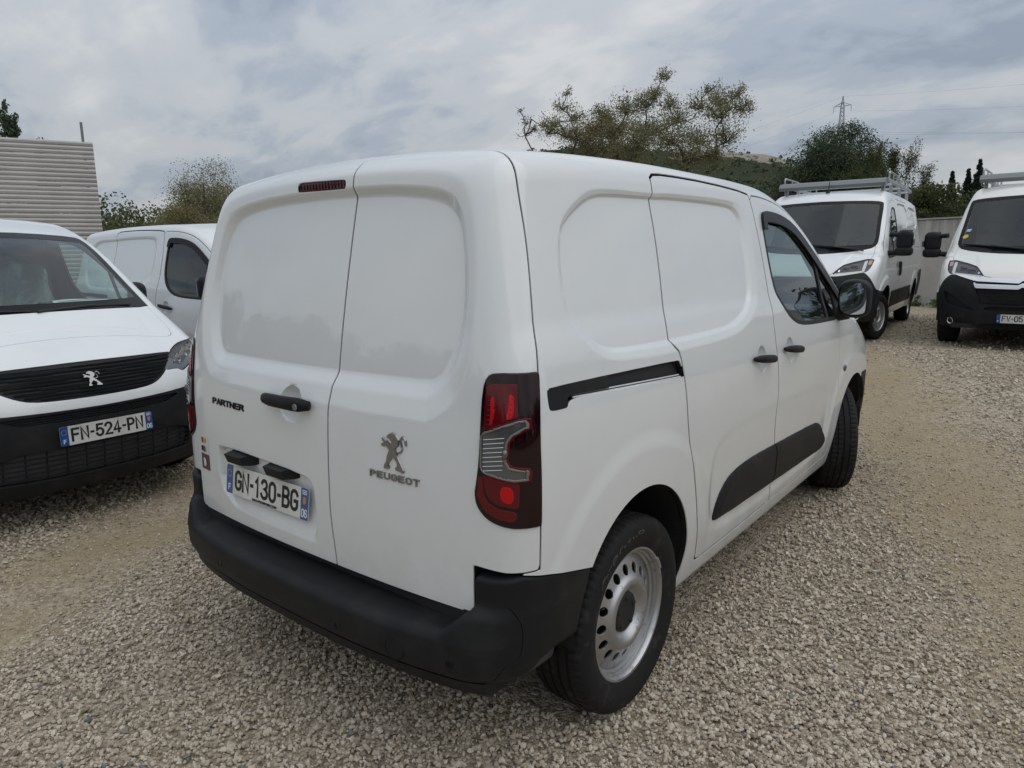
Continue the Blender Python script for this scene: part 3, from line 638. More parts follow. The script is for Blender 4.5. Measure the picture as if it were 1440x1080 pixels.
def number_plate(fr, text, parent, dep='06', name='number_plate', logo=True, short=False):
    """blue banded plate centred on the frame: a part with lettering as sub-parts"""
    o, r, u, n = (np.array(a, float) for a in fr); o = o + n * .002
    F0 = lambda x, y, d=0.: (o + r * x + u * y + n * d, r, u, n)
    def rounded(x0, x1, y0, y1, q=.008, corners=(1, 1, 1, 1)):
        P = []
        for (cx, cy, a0), on in zip(((x1 - q, y1 - q, 0), (x0 + q, y1 - q, 90), (x0 + q, y0 + q, 180), (x1 - q, y0 + q, 270)), corners):
            if on: P += [(cx + q * math.cos(R(a0 + t)), cy + q * math.sin(R(a0 + t))) for t in (0, 30, 60, 90)]
            else: P.append((cx + q * (1 if a0 in (0, 270) else -1), cy + q * (1 if a0 in (0, 90) else -1)))
        return P
    pl = MB().prism(rounded(-.26, .26, -.055, .055), F0(0, 0), .003).build(name, M_['plate'], parent)
    for x0, x1, cn in ((-.26, -.217, (0, 1, 1, 0)), (.217, .26, (1, 0, 0, 1))):
        MB().prism(rounded(x0, x1, -.055, .055, corners=cn), F0(0, 0, .003), .0006).build('blue_band', M_['plate_blue'], pl)
    if text: strokes('plate_number', text, F0(-.203, -.037, .003), .406, .078, .0128, M_['ink'], pl, .0008, gap=.42, narrow={'1': .75, '-': .55})
    strokes('country_letter', 'F', F0(-.246, -.042, .0036), .015, .024, .0042, M_['white_ink'], pl, .0005)
    st = MB()
    for i in range(12):
        a = i * math.pi / 6; st.prism([(.0022 * math.cos(t) * (1 if k % 2 == 0 else .45), .0022 * math.sin(t) * (1 if k % 2 == 0 else .45)) for k, t in enumerate(np.linspace(math.pi / 2, 2.5 * math.pi, 11)[:-1])], F0(-.2385 + .0135 * math.cos(a), .022 + .0135 * math.sin(a), .0036), .0006)
    st.build('star_ring', M_['yellow_ink'], pl)
    if dep:
        strokes('department_number', dep, F0(.2215, -.047, .0036), .034, .030, .0046, M_['white_ink'], pl, .0005, gap=.4)
        if logo:
            MB().prism([(-.008, .014), (.008, .014), (.008, -.004), (.0, -.014), (-.008, -.004)], F0(.2385, .010, .0036), .0006).build('region_shield', M_['orange_ink'], pl)
            lg = MB()
            for k in range(3): lg.box(o + r * .2385 + u * (.046 - k * .007) + n * .004, (.001, .001, .001)); lg.prism([(-.013, 0), (.013, 0), (.013, .003), (-.013, .003)], F0(.2385, .033 + k * .006, .0036), .0005)
            lg.build('region_name', M_['white_ink'], pl)
    return pl

def make_partner():
    P = 'paint'; van = empty('parked_van')
    body = isosurf(partner_F, (-1.0, -.02, .17), (1.0, 4.44, 1.93), .0105, partner_Ff)
    def tfield(I, O, sel, ax_):
        def g(V):
            out = np.full(len(V), -1.); m = sel(V); a, c = V[m, ax_], V[m, 2]; so = sdp(a, c, O); out[m] = so / np.maximum(so - sdp(a, c, I), .004); return out
        return g
    body = crease(body, tfield(SIDE_I, SIDE_O, lambda V: (np.abs(V[:, 0]) > .55) & (V[:, 1] > .3) & (V[:, 1] < 2.05) & (V[:, 2] > 1.1) & (V[:, 2] < 1.80), 1), (-.08, .04, .12, .50, .60, .70, .80, .92, 1.0, 1.08))
    body = crease(body, tfield(REAR_I, REAR_O, lambda V: (V[:, 1] < .5) & (V[:, 2] > .98) & (V[:, 2] < 1.84), 0), (-.08, .04, .12, .50, .60, .70, .80, .92, 1.0, 1.08))
    def far(V, m, v): out = np.full(len(V), -1.); out[m] = v(V[m]); return out
    body = crease(body, lambda V: far(V, (V[:, 1] < .3) & (V[:, 2] > .5) & (V[:, 2] < .9), lambda q: sdp(q[:, 0], q[:, 2], PLATE_REC)), (0, .006, .011, .016, .022))
    for cy in (1.835, 2.223): body = crease(body, lambda V: far(V, np.abs(V[:, 0]) > .6, lambda q: 1 - np.hypot((q[:, 1] - cy) / .052, (q[:, 2] - 1.062) / .058)), (0., .06, .2))
    body = crease(body, lambda V: far(V, V[:, 1] < .4, lambda q: 1 - np.hypot((q[:, 0] + .05) / .062, (q[:, 2] - 1.048) / .060)), (0., .06, .2))
    body = project(body, partner_Ff)
    side = lambda sg, poly: (lambda V: np.minimum(sdp(V[:, 1], V[:, 2], poly), sg * V[:, 0] - .45))
    # lining: the body drawn in by 3 cm, dark; keeps light from passing through the shut lines
    lin = isosurf(lambda x, y, z: partner_F(x, y, z) + np.where(y < .6, .060, .034), (-1.0, -.02, .17), (1.0, 4.44, 1.93), .03)
    body = clip(body, lambda V: V[:, 2] - .235)
    for cy, cz, r in ARCH:
        body = clip(body, lambda V: np.maximum(np.hypot(V[:, 1] - cy, V[:, 2] - cz) - r, .45 - np.abs(V[:, 0])))
        lin = clip(lin, lambda V: np.maximum(np.hypot(V[:, 1] - cy, V[:, 2] - cz) - r - .012, .45 - np.abs(V[:, 0])))
    body = clip(body, lambda V: np.minimum(np.maximum(V[:, 2] - .533, V[:, 1] - .33), np.maximum(np.maximum(V[:, 2] - (.659 - .25 * (V[:, 1] - .19)), V[:, 1] - .8), .745 - np.abs(V[:, 0]))))
    # ---- windscreen
    WS = chaikin([(-.775, 1.205), (-.4, 1.222), (0, 1.226), (.4, 1.222), (.775, 1.205), (.765, 1.235), (.705, 1.60), (.684, 1.700), (.640, 1.722), (.3, 1.742), (0, 1.746), (-.3, 1.742), (-.640, 1.722), (-.684, 1.700), (-.705, 1.60), (-.765, 1.235)], 1)
    gws = lambda V: np.minimum(sdp(V[:, 0], V[:, 2], WS), V[:, 1] - 2.45)
    scr, body = cut(body, gws, .006); lin = clip(lin, lambda V: -gws(V), -.03)
    pane = clip(scr, lambda V: np.minimum(gws(V) - .040, V[:, 2] - 1.275)); frit = clip(scr, lambda V: -np.minimum(gws(V) - .040, V[:, 2] - 1.275))
    f = panel('windscreen', pane, M_['screen'], van, depth=0, off=-.003); panel('windscreen_border', frit, M_['gloss_black'], f, depth=.004, off=-.002)
    wp = MB()
    for x0, x1, l in ((-.62, .02, 1), (.05, .60, -1)):
        a, n1 = surf(partner_F, (x0, 4.4, 1.228), (0, -1, 0)); b, n2 = surf(partner_F, (x1, 4.4, 1.222), (0, -1, 0)); wp.tube([a + n1 * .006, (a + b) / 2 + n1 * .022, b + n2 * .006], [.005, .008, .010], 6)
    smooth_build(wp, 'wiper', M_['seal'], van)
    # ---- rear: lamps, doors
    YS = pchip([.3, .68, 1.0, 1.206, 1.355, 1.584, 1.719, 1.809, 1.9], [.19, .186, .194, .224, .255, .293, .305, .322, .336])
    LAMP = chaikin([(1.02, 1.219), (.870, 1.219), (.797, 1.222), (.776, 1.212), (.768, 1.178), (.769, 1.073), (.768, .983), (.761, .925), (.755, .892), (.763, .858), (.791, .830), (.830, .814), (.875, .805), (1.02, .803)], 1)
    glamp = lambda V: np.minimum(np.minimum(sdp(np.abs(V[:, 0]), V[:, 2], LAMP), YS(V[:, 2]) - V[:, 1]), .6 - V[:, 1])
    lamps, body = cut(body, glamp, .004)
    CLR = np.array([(.776, 1.052), (.786, 1.066), (.862, 1.097), (.876, 1.098), (.879, 1.079), (.853, 1.058), (.845, 1.040), (.845, .992), (.853, .975), (.887, .966), (.887, .941), (.863, .939), (.789, .957), (.779, .968)])
    UPR = np.array([(.781, 1.192), (.848, 1.192), (.860, 1.108), (.783, 1.070)]); HOT = np.array([(.794, 1.166), (.799, 1.168), (.809, 1.13), (.806, 1.088), (.798, 1.082), (.800, 1.12)])
    LOW = np.array([(.786, .952), (.862, .933), (.874, .930), (.874, .864), (.830, .872), (.804, .888), (.795, .905)]); BND = np.array([(.770, .945), (.783, .942), (.788, .895), (.802, .874), (.832, .860), (.870, .853), (.870, .826), (.825, .834), (.790, .852), (.767, .89)])
    HOT2 = np.array([(.836, 1.168), (.845, 1.165), (.851, 1.12), (.849, 1.105), (.835, 1.10), (.841, 1.13)]); HOT3 = np.array([(.835, .925), (.862, .920), (.864, .880), (.845, .878), (.834, .895)])
    lamps = crease(lamps, lambda V: sdp(np.abs(V[:, 0]), V[:, 2], CLR), (-.004, 0, .0035))
    for P_ in (UPR, LOW, BND): lamps = crease(lamps, lambda V: sdp(np.abs(V[:, 0]), V[:, 2], P_), (0,))
    lamps = project(lamps, partner_Ff)
    for sg in (-1, 1):
        L = clip(lamps, lambda V: sg * V[:, 0]); lo = panel('tail_light', L, M_['lamp_dark'], van, depth=.02, off=.006)
        def sub(nm, poly, m, off, dep=.004):
            q = clip(L, lambda V: sdp(sg * V[:, 0], V[:, 2], poly if nm in ('clear_lens', 'red_lens') else chaikin(poly, 1)))
            if len(q[2]): panel(nm, q, M_[m], lo, depth=dep, off=off)
        sub('red_lens', UPR, 'lamp_red', .0085); sub('red_lens', LOW, 'lamp_red', .0085); sub('red_lens', BND, 'lamp_red', .0075); sub('red_reflector', HOT, 'lamp_hot', .0095); sub('red_reflector', HOT2, 'lamp_hot', .0095); sub('red_reflector', HOT3, 'lamp_hot', .0095)
        sub('clear_lens', CLR, 'lamp_clear', .0095, .008)
        q = clip(L, lambda V: np.minimum(sdp(sg * V[:, 0], V[:, 2], CLR), .0035 - sdp(sg * V[:, 0], V[:, 2], CLR)))
        if len(q[2]): panel('lens_rim', q, M_['satin'], lo, depth=.005, off=.0135, seal=False)
        q = clip(L, lambda V: np.minimum(-sdp(sg * V[:, 0], V[:, 2], CLR), .0045 + sdp(sg * V[:, 0], V[:, 2], CLR)))
        q = clip(q, lambda V: np.maximum(V[:, 2] - 9, sg * V[:, 0] - .80))
        if len(q[2]): panel('lens_edge', q, M_['lamp_red'], lo, depth=.004, off=.0105, seal=False)
        rb = MB()      # fine moulded ribs of the clear part
        for k in range(8):
            z = .962 + k * .012; a = frame_at(partner_F, (sg * .786, -.4, z), (0, 1, 0)); b = frame_at(partner_F, (sg * .838, -.4, z + .008), (0, 1, 0)); rb.tube([a[0] + a[3] * .0120, b[0] + b[3] * .0120], .0010, 5)
        rb.build('lens_rib', M_['chrome'], lo)
        rb = MB()
        for k in range(7):
            z = 1.085 + k * .013; a = frame_at(partner_F, (sg * .790, -.4, z), (0, 1, 0)); b = frame_at(partner_F, (sg * .846, -.4, z + .004), (0, 1, 0)); rb.tube([a[0] + a[3] * .0095, b[0] + b[3] * .0095], .0014, 5)
        rb.build('lens_rib', M_['lamp_dark'], lo)
        fr = frame_at(partner_F, (sg * .842, -.4, 1.012), (0, 1, 0)); mb = MB(); V, Fs = lathe([(0, .009), (.006, .008), (.010, .005), (.011, 0)], 14)
        V = np.array(V); mb.add(fr[0] + fr[3] * .011 + V[:, :1] * fr[3] + V[:, 1:2] * fr[1] + V[:, 2:] * fr[2] * 1.6, Fs); smooth_build(mb, 'bulb', M_['lamp_clear'], lo)
    grd = lambda V: np.minimum(YS(V[:, 2]) - V[:, 1], np.minimum(V[:, 2] - .535, smax(.750 - np.abs(V[:, 0]), V[:, 2] - .674, -0.0) if False else np.maximum(.750 - np.abs(V[:, 0]), V[:, 2] - .676)))
    doors, body = cut(body, grd, .008)
    BRK = chaikin([(-.143, 1.782), (-.12, 1.7835), (.095, 1.777), (.116, 1.774), (.116, 1.748), (.095, 1.745), (-.12, 1.7505), (-.143, 1.752)], 1)
    brake, doors = cut(doors, lambda V: np.minimum(sdp(V[:, 0], V[:, 2], BRK), .5 - V[:, 1]), .003)
    gsp = lambda V: V[:, 0] - (.153 + .025 * sstep((.75 - V[:, 2]) / .3))
    rd, ld = cut(doors, gsp, .0095)
    d_r = panel('rear_door', rd, M_[P], van); d_l = panel('rear_door', ld, M_[P], van)
    d_l['label'] = 'wider left rear door with the number plate recess and handle'; d_r['label'] = 'narrow right rear door with emblem'
    bl = panel('brake_light', brake, M_['lamp_red'], van, depth=.02, off=-.008); panel('lamp_cover', brake, M_['lens'], bl, depth=0, off=-.001)
    rb = MB()
    for k in range(16):
        q, n = surf(partner_F, (-.135 + k * .0165, -.4, 1.766), (0, 1, 0)); rb.box(q - n * .007, (.0025, .003, .020))
    rb.build('lens_rib', M_['lamp_dark'], bl)
    # ---- side rail, doors, moulding (right side carries the sliding door)
    RAIL = chaikin([(.252, 1.172), (.246, 1.166), (.245, 1.118), (.252, 1.109), (.318, 1.107), (.330, 1.110), (.345, 1.125), (.39, 1.127), (.543, 1.122), (1.035, 1.093), (1.046, 1.098), (1.042, 1.118), (1.026, 1.150), (1.015, 1.158), (.60, 1.168)], 1)
    CAPP = np.array([(.2, 1.19), (.543, 1.19), (.546, 1.135), (.545, 1.131), (.350, 1.140), (.333, 1.136), (.328, 1.128), (.326, 1.09), (.2, 1.09)])
    SL = [(1.075, 1.808), (1.070, 1.755), (1.060, 1.715), (1.058, 1.60), (1.030, 1.40), (.990, 1.236), (1.000, 1.212), (1.037, 1.180), (1.048, 1.078), (1.060, .891), (1.110, .723), (1.160, .56), (1.215, .345), (1.235, .322), (1.28, .318), (2.04, .318), (2.085, .322), (2.072, .415), (2.064, .619), (2.034, .72), (2.046, .87), (2.040, .996), (2.022, 1.143), (2.050, 1.299), (2.060, 1.571), (2.050, 1.695), (2.035, 1.775), (2.02, 1.800), (1.6, 1.818), (1.2, 1.818)]
    SL = chaikin(SL, 1)
    FD = chaikin([(2.03, 1.790), (2.052, 1.69), (2.064, 1.571), (2.054, 1.299), (2.026, 1.143), (2.044, .996), (2.050, .87), (2.038, .72), (2.068, .619), (2.076, .415), (2.088, .322), (2.13, .318), (3.02, .322), (3.075, .335), (3.094, .40), (3.118, .60), (3.122, .85), (3.124, 1.08), (3.15, 1.13), (3.30, 1.185), (3.330, 1.215), (3.30, 1.30), (3.12, 1.425), (2.94, 1.545), (2.78, 1.640), (2.60, 1.722), (2.42, 1.768), (2.2, 1.790)], 1)
    WIN = chaikin([(2.136, 1.678), (2.150, 1.710), (2.185, 1.722), (2.30, 1.720), (2.424, 1.708), (2.569, 1.676), (2.702, 1.616), (2.875, 1.514), (3.035, 1.408), (3.215, 1.285), (3.262, 1.225), (3.25, 1.175), (3.16, 1.138), (2.62, 1.150), (2.40, 1.166), (2.28, 1.205), (2.195, 1.270), (2.138, 1.345), (2.124, 1.44), (2.126, 1.588)], 1)
    ZV = pchip([2.1, 2.4, 2.7, 3.0, 3.3], [1.64, 1.62, 1.53, 1.36, 1.12])
    for sg in (-1, 1):
        if sg > 0:
            tr, body = cut(body, side(sg, RAIL), .002); cg = lambda V: sdp(V[:, 1], V[:, 2], CAPP); cap = clip(tr, cg); trk = clip(tr, lambda V: -cg(V) + .01)
            panel('rail_cover', cap, M_['black'], van, depth=.01, off=.0015); rl = panel('door_rail', trk, M_['seal'], van, depth=0, off=-.026)
            lp = MB()
            for dz, dn in ((.004, -.004), (.011, -.011)):
                P_ = [surf(partner_F, (1.2, yy, 1.127 - .0495 * (yy - .36) + dz), (-1, 0, 0)) for yy in np.linspace(.36, 1.02, 8)]; lp.tube([p + n * dn for p, n in P_], .0028, 6)
            lp.build('rail_lip', M_['paint'], rl)
            sd, body = cut(body, side(sg, SL), .012); sld = panel('sliding_door', sd, M_[P], van)
        fd, body = cut(body, side(sg, FD), .0075)
        win, fd = cut(fd, side(sg, WIN), .001); lin = clip(lin, lambda V: -side(sg, WIN)(V), -.03)
        fdo = panel('front_door', fd, M_[P], van)
        gw = side(sg, WIN)
        qp = lambda V: np.abs(V[:, 1] - (2.905 - .10 * (V[:, 2] - 1.15))) - .016      # quarter light bar
        sail = lambda V: V[:, 1] - (3.11 - .55 * (V[:, 2] - 1.15) * 0 - .0)
        gg = lambda V: np.minimum(np.minimum(gw(V) - .020, qp(V)), np.minimum(3.10 - V[:, 1] + 0 * V[:, 2], V[:, 2] - 1.178 + .06 * (V[:, 1] - 2.4)))
        gl = clip(win, gg); fr = clip(win, lambda V: -gg(V))
        panel('window', gl, M_['glass'], fdo, depth=0, off=-.006); panel('window_seal', fr, M_['seal'], fdo, depth=.010, off=.001)
        if sg > 0:    # smoked rain deflector over the window edge
            vz = clip(clip(win, lambda V: np.minimum(.050 - gw(V), 3.2 - V[:, 1])), lambda V: V[:, 2] - ZV(V[:, 1]))
            if len(vz[2]): panel('wind_deflector', vz, M_['gloss_black'], fdo, depth=.006, off=.012)
        for cy, own in ((1.835, sld if sg > 0 else None), (2.235, fdo)):
            if own is None: continue
            pts = []
            for k in range(9):
                t = k / 8 - .5; q, n = surf(partner_F, (sg * 1.3, cy + t * .25, 1.060 + .022 * t * -sg * (1 if sg > 0 else -1)), (-sg, 0, 0)); pts.append(q + n * (.010 + .020 * (1 - (2 * t) ** 4)))
            mb = MB().tube(pts, [.007, .013, .0145, .015, .015, .015, .0145, .013, .008], 10); V = np.array(mb.v); V[:, 2] = 1.058 + (V[:, 2] - 1.058) * 1.25; mb.v = V.tolist()
            smooth_build(mb, 'door_handle', M_['black'], own)
        # rubbing strips
        MO = chaikin([(1.345, .455), (1.350, .475), (1.385, .545), (1.470, .605), (1.60, .628), (1.80, .632), (2.067, .622), (2.69, .600), (2.79, .585), (2.87, .545), (2.945, .475), (2.950, .435), (2.90, .412), (2.80, .404), (2.17, .420), (1.42, .440)], 1)
        full = join(fd, sd) if sg > 0 else join(fd, clip(body, lambda V: np.minimum(np.minimum(V[:, 1] - 1.2, 2.2 - V[:, 1]), -V[:, 0] - .5)))
        for own, src in ((fdo, fd), (sld if sg > 0 else None, sd if sg > 0 else None)):
            if src is None: continue
            gm = lambda V: np.minimum(sdp(V[:, 1], V[:, 2], MO), sg * V[:, 0] - .5)
            mo = clip(src, gm)
            panel('side_moulding', mo, M_['black'], own, depth=.012, off=lambda V: .003 + .013 * np.sqrt(np.clip(gm(V) / .045, 0, 1)))
    # ---- bonnet, front panels
    BON = chaikin([(0, 3.40), (.70, 3.35), (.755, 3.48), (.765, 3.70), (.745, 3.86), (.70, 3.935), (.60, 3.962), (.3, 3.972), (0, 3.974)] + [(-a, b) for a, b in [(.3, 3.972), (.60, 3.962), (.70, 3.935), (.745, 3.86), (.765, 3.70), (.755, 3.48), (.70, 3.35)]], 1)
    bon, body = cut(body, lambda V: np.minimum(sdp(V[:, 0], V[:, 1], BON), V[:, 2] - .98), .005)
    panel('bonnet', bon, M_[P], van)
    HL = chaikin([(.455, .838), (.50, .878), (.575, .938), (.66, .968), (.715, .978), (.80, .985), (.90, .985), (.90, .925), (.815, .915), (.765, .884), (.62, .818), (.585, .818), (.566, .836)], 1)
    GR = chaikin([(0, .950), (.30, .945), (.56, .938), (.585, .930), (.545, .895), (.468, .835), (.40, .792), (.33, .768), (.2, .760), (0, .757)] + [(-a, b) for a, b in [(.2, .760), (.33, .768), (.40, .792), (.468, .835), (.545, .895), (.585, .930), (.56, .938), (.30, .945)]], 1)
    ghl = lambda V: np.minimum(np.minimum(sdp(np.abs(V[:, 0]), V[:, 2], HL), V[:, 1] - 3.78), .9)
    hl, body = cut(body, ghl, .005)
    for sg in (-1, 1):
        q = clip(hl, lambda V: sg * V[:, 0]); h_ = panel('headlight', q, M_['gloss_black'], van, depth=.01, off=-.03)
        panel('lamp_cover', q, M_['lens'], h_, depth=0, off=.001)
        for px, pz, r in ((.60, .892, .040), (.685, .922, .044), (.765, .945, .038)):
            p, n = surf(partner_F, (sg * px, 4.6, pz), (0, -1, 0)); mb = MB(); V, Fs = lathe([(.028, r), (.012, r * .8), (.004, r * .35), (.010, 0)], 18); rt = np.cross((0, 0, 1), n); rt /= np.linalg.norm(rt); V = np.array(V)
            mb.add(p - n * .038 + V[:, :1] * n + V[:, 1:2] * rt + V[:, 2:] * np.array((0, 0, 1.)), Fs); smooth_build(mb, 'reflector', M_['chrome'], h_)
        dr = clip(q, lambda V: .016 - np.abs(sdp(np.abs(V[:, 0]), V[:, 2], HL) - .022)); dr = clip(dr, lambda V: np.minimum(.905 - V[:, 2], .78 - np.abs(V[:, 0])))
        if len(dr[2]): panel('daytime_light', dr, M_['lamp_clear'], h_, depth=.006, off=-.012)
    gr, body = cut(body, lambda V: np.minimum(sdp(V[:, 0], V[:, 2], GR), V[:, 1] - 3.9), .004)
    g_ = panel('grille', gr, M_['black'], van, depth=.012, off=-.004)
    sl = MB(); rz = np.random.default_rng(3)
    for k in range(9):
        z = .778 + k * .0185; half = np.interp(z, [.768, .835, .895, .93], [.31, .44, .52, .555]); x = -half
        while x < half - .05:
            w = rz.uniform(.07, .19); x1 = min(x + w, half); pts = []
            for t in np.linspace(x, x1, 4):
                p, n = surf(partner_F, (t, 4.6, z), (0, -1, 0), 25); pts.append(p + n * (rz.uniform(0, .004) - .001 if False else .0015))
            pr = rz.uniform(-.002, .010); sl.tube([p + np.array((0, pr, 0)) for p in pts], .0062, 4); x = x1
    sl.build('grille_slat', M_['black'], g_)
    lion_badge(frame_at(partner_F, (0, 4.7, .810), (0, -1, 0))[:1] + tuple(np.array(a) for a in ((-1, 0, 0), (0, -.25, .97), (0, .97, .25))), .098, M_['satin'], g_) if False else None
    o, r_, u_, n_ = frame_at(partner_F, (0, 4.7, .855), (0, -1, 0)); o, _, _, _ = frame_at(partner_F, (0, 4.7, .806), (0, -1, 0)); lion_badge((o + n_ * .012, r_, u_, n_), .104, M_['satin'], g_)
    # black bumper skirt
    ZT = pchip([0, .3, .6, .75, .95], [.700, .705, .714, .73, .75])
    gfb = lambda V: np.minimum(ZT(np.abs(V[:, 0])) - V[:, 2], V[:, 1] - 3.70)
    fb, body = cut(body, gfb, .004)
    UG = chaikin([(-.44, .692), (0, .690), (.44, .692), (.52, .688), (.46, .662), (.38, .642), (-.38, .642), (-.46, .662), (-.52, .688)], 1); LG = chaikin([(-.57, .490), (0, .492), (.57, .490), (.565, .34), (.53, .315), (-.53, .315), (-.565, .34)], 1)
    gug = lambda V: np.maximum(sdp(V[:, 0], V[:, 2], UG), sdp(V[:, 0], V[:, 2], LG))
    holes, fb = cut(fb, gug, .001); fbp = panel('front_bumper', fb, M_['black'], van, depth=.03, off=.002)
    panel('air_intake', holes, M_['dark'], fbp, depth=0, off=-.035)
    sl = MB()
    for zz, hx in [(.652, .40), (.664, .44), (.676, .47), (.345, .545), (.372, .555), (.400, .56), (.428, .56), (.456, .56)]:
        sl.tube([surf(partner_F, (t, 4.7, zz), (0, -1, 0), 25)[0] + np.array((0, -.012, 0)) for t in np.linspace(-hx, hx, 15)], .0055, 4)
    for hx in np.linspace(-.5, .5, 11):
        for a, b in ((.32, .488), (.645, .688)):
            if abs(hx) > .38 and b > .6: continue
            sl.tube([surf(partner_F, (hx, 4.7, q), (0, -1, 0), 25)[0] + np.array((0, -.014, 0)) for q in (a, b)], .004, 4)
    sl.build('intake_slat', M_['black'], fbp)
    bs = panel('body_shell', body, M_[P], van, depth=.022)
    # ---- rear bumper
    bm = isosurf(bumper_F, (-1.0, -.12, .30), (1.0, .48, .72), .008, lip=1.8)
    bm = clip(bm, lambda V: np.hypot(V[:, 1] - ARCH[0][0], V[:, 2] - ARCH[0][1]) - .366)
    YC = pchip([.30, .403, .437, .50, .565, .59, .60], [.06, .082, .124, .130, .112, .09, -.2])
    gbs = lambda V: np.minimum(np.abs(V[:, 0]) - .70, np.maximum(V[:, 1] - YC(V[:, 2]), V[:, 2] - .595))
    bsd, bmain = cut(bm, gbs, .003)
    rb_ = panel('rear_bumper', bmain, M_['black'], van, depth=.01, bev=.001)
    for sg in (-1, 1): panel('bumper_corner', clip(bsd, lambda V: sg * V[:, 0]), M_['black'], van, depth=.01, bev=.001)
    vl = MB(); NX = 24; pts = [(t, surf(bumper_F, (t, -.6, .40), (0, 1, 0))[0][1]) for t in np.linspace(-.80, .80, NX)]
    V = []; 
    for x_, y_ in pts: V += [(x_, y_ + .022, .35), (x_, y_ + .028, .318), (x_, y_ + .05, .300), (x_, y_ + .25, .30), (x_, y_ + .25, .35)]
    vl.add(V, [(i * 5 + j, (i + 1) * 5 + j, (i + 1) * 5 + (j + 1) % 5, i * 5 + (j + 1) % 5) for i in range(NX - 1) for j in range(5)] + [(4, 3, 2, 1, 0), tuple((NX - 1) * 5 + j for j in range(5))])
    smooth_build(vl, 'bumper_lip', M_['black'], rb_)
    for px_, z_ in ((-.42, .415), (.29, .405), (.72, .41)):
        fr = frame_at(bumper_F, (px_, -.5, z_), (0, 1, 0)); V, Fs = lathe([(0, .0135), (.0015, .0125), (.0005, .011), (.001, 0)], 18); V = np.array(V)
        smooth_build(MB().add(fr[0] + V[:, :1] * fr[3] + V[:, 1:2] * fr[1] + V[:, 2:] * fr[2], Fs), 'parking_sensor', M_['gloss_black'], rb_)
    fr = frame_at(bumper_F, (.53, -.5, .405), (0, 1, 0)); V, Fs = lathe([(0, .036), (.0012, .0355), (.0012, .0335), (-.0015, .033), (-.0015, .0325), (.0008, .032), (.0008, 0)], 36); V = np.array(V)
    smooth_build(MB().add(fr[0] + V[:, :1] * fr[3] + V[:, 1:2] * fr[1] + V[:, 2:] * fr[2], Fs), 'tow_eye_cover', M_['black'], rb_, 25)
    # ---- rear door furniture
    pts = []
    for k in range(9):
        t = k / 8 - .5; q, n = surf(partner_F, (-.058 + t * .262, -.5, 1.056), (0, 1, 0)); pts.append(q + n * (.012 + .026 * (1 - (2 * t) ** 4)))
    mb = MB().tube(pts, [.008, .0150, .0165, .017, .017, .0175, .018, .018, .012], 10); V = np.array(mb.v); V[:, 2] = 1.056 + (V[:, 2] - 1.056) * 1.3; mb.v = V.tolist(); smooth_build(mb, 'door_handle', M_['black'], d_l)
    V, Fs = lathe([(0, .0105), (.004, .0105), (.005, .008), (.005, 0)], 16); V = np.array(V); o = pts[7] + np.array((.006, -.018, -.002)); smooth_build(MB().add(o + np.stack([V[:, 1], -V[:, 0], V[:, 2]], 1), Fs), 'lock', M_['satin'], d_l)
    for x0, x1, zt in ((-.452, -.312, .826), (-.195, -.050, .824)):
        mb = MB(); zb = zt - .052; y0 = .088
        V = [(x0, y0, zt), (x1, y0, zt), (x1 + .004, y0, zb + .012), (x1 - .03, y0, zb), (x0, y0, zb)]; W = [(x0, y0 - .058, zt - .012), (x1 - .035, y0 - .058, zt - .012), (x1 - .030, y0 - .050, zb + .016), (x1 - .045, y0 - .045, zb + .006), (x0, y0 - .045, zb + .006)]
        mb.add(V + W, [(5, 6, 7, 8, 9)[::-1], (0, 1, 6, 5), (1, 2, 7, 6), (2, 3, 8, 7), (3, 4, 9, 8), (4, 0, 5, 9)]); mb.build('plate_light', M_['black'], d_l)
    fr = frame_at(partner_F, (.46, -.5, .955), (0, 1, 0)); lion_badge((frame_at(partner_F, (.455, -.5, .908), (0, 1, 0))[0], fr[1], fr[2], fr[3]), .114, M_['satin'], d_r)
    fr = frame_at(partner_F, (.46, -.5, .888), (0, 1, 0)); strokes('brand_lettering', 'PEUGEOT', (frame_at(partner_F, (.357, -.5, .876), (0, 1, 0))[0], (frame_at(partner_F, (.56, -.5, .888), (0, 1, 0))[0] - frame_at(partner_F, (.357, -.5, .888), (0, 1, 0))[0]) / .2036, fr[2], fr[3]), .2036, .0215,   .0046, M_['satin'], d_r, .005, gap=.5)
    # model name on the left door follows the bow of the panel
    def bend(P2, d):
        out = []
        for a, b in P2: q, n = surf(partner_F, (-.588 + a, -.4, .984 + b), (0, 1, 0), 12); out.append(q + n * d)
        return np.array(out)
    strokes('model_lettering', 'PARTNER', ((0, 0, 0), (1, 0, 0), (0, 0, 1), (0, -1, 0)), .242, .024, .0052, M_['gloss_black'], d_l, .004, gap=.36, bend=bend)
    # ---- running gear and inside
    for cy, cz, r in ARCH:
        for sg in (-1, 1):
            dk = MB(); n = 20; V = []
            for k in range(n + 1):
                a = math.pi * (-.05 + 1.10 * k / n); V += [(sg * .90, cy + (r + .004) * math.cos(a), cz + (r + .004) * math.sin(a)), (sg * .56, cy + (r + .004) * math.cos(a), cz + (r + .004) * math.sin(a))]
            dk.add(V, [(2 * k, 2 * k + 1, 2 * k + 3, 2 * k + 2) for k in range(n)]); dk.add([V[2 * k + 1] for k in range(n + 1)], [tuple(range(n + 1))]); dk.build('wheel_arch_liner', M_['dark'], van)
    MB().box((0, .13, .50), (1.62, .10, .085)).build('rear_gap_filler', M_['dark'], van)  # added black filler, stands for the shade in the gap under the rear doors
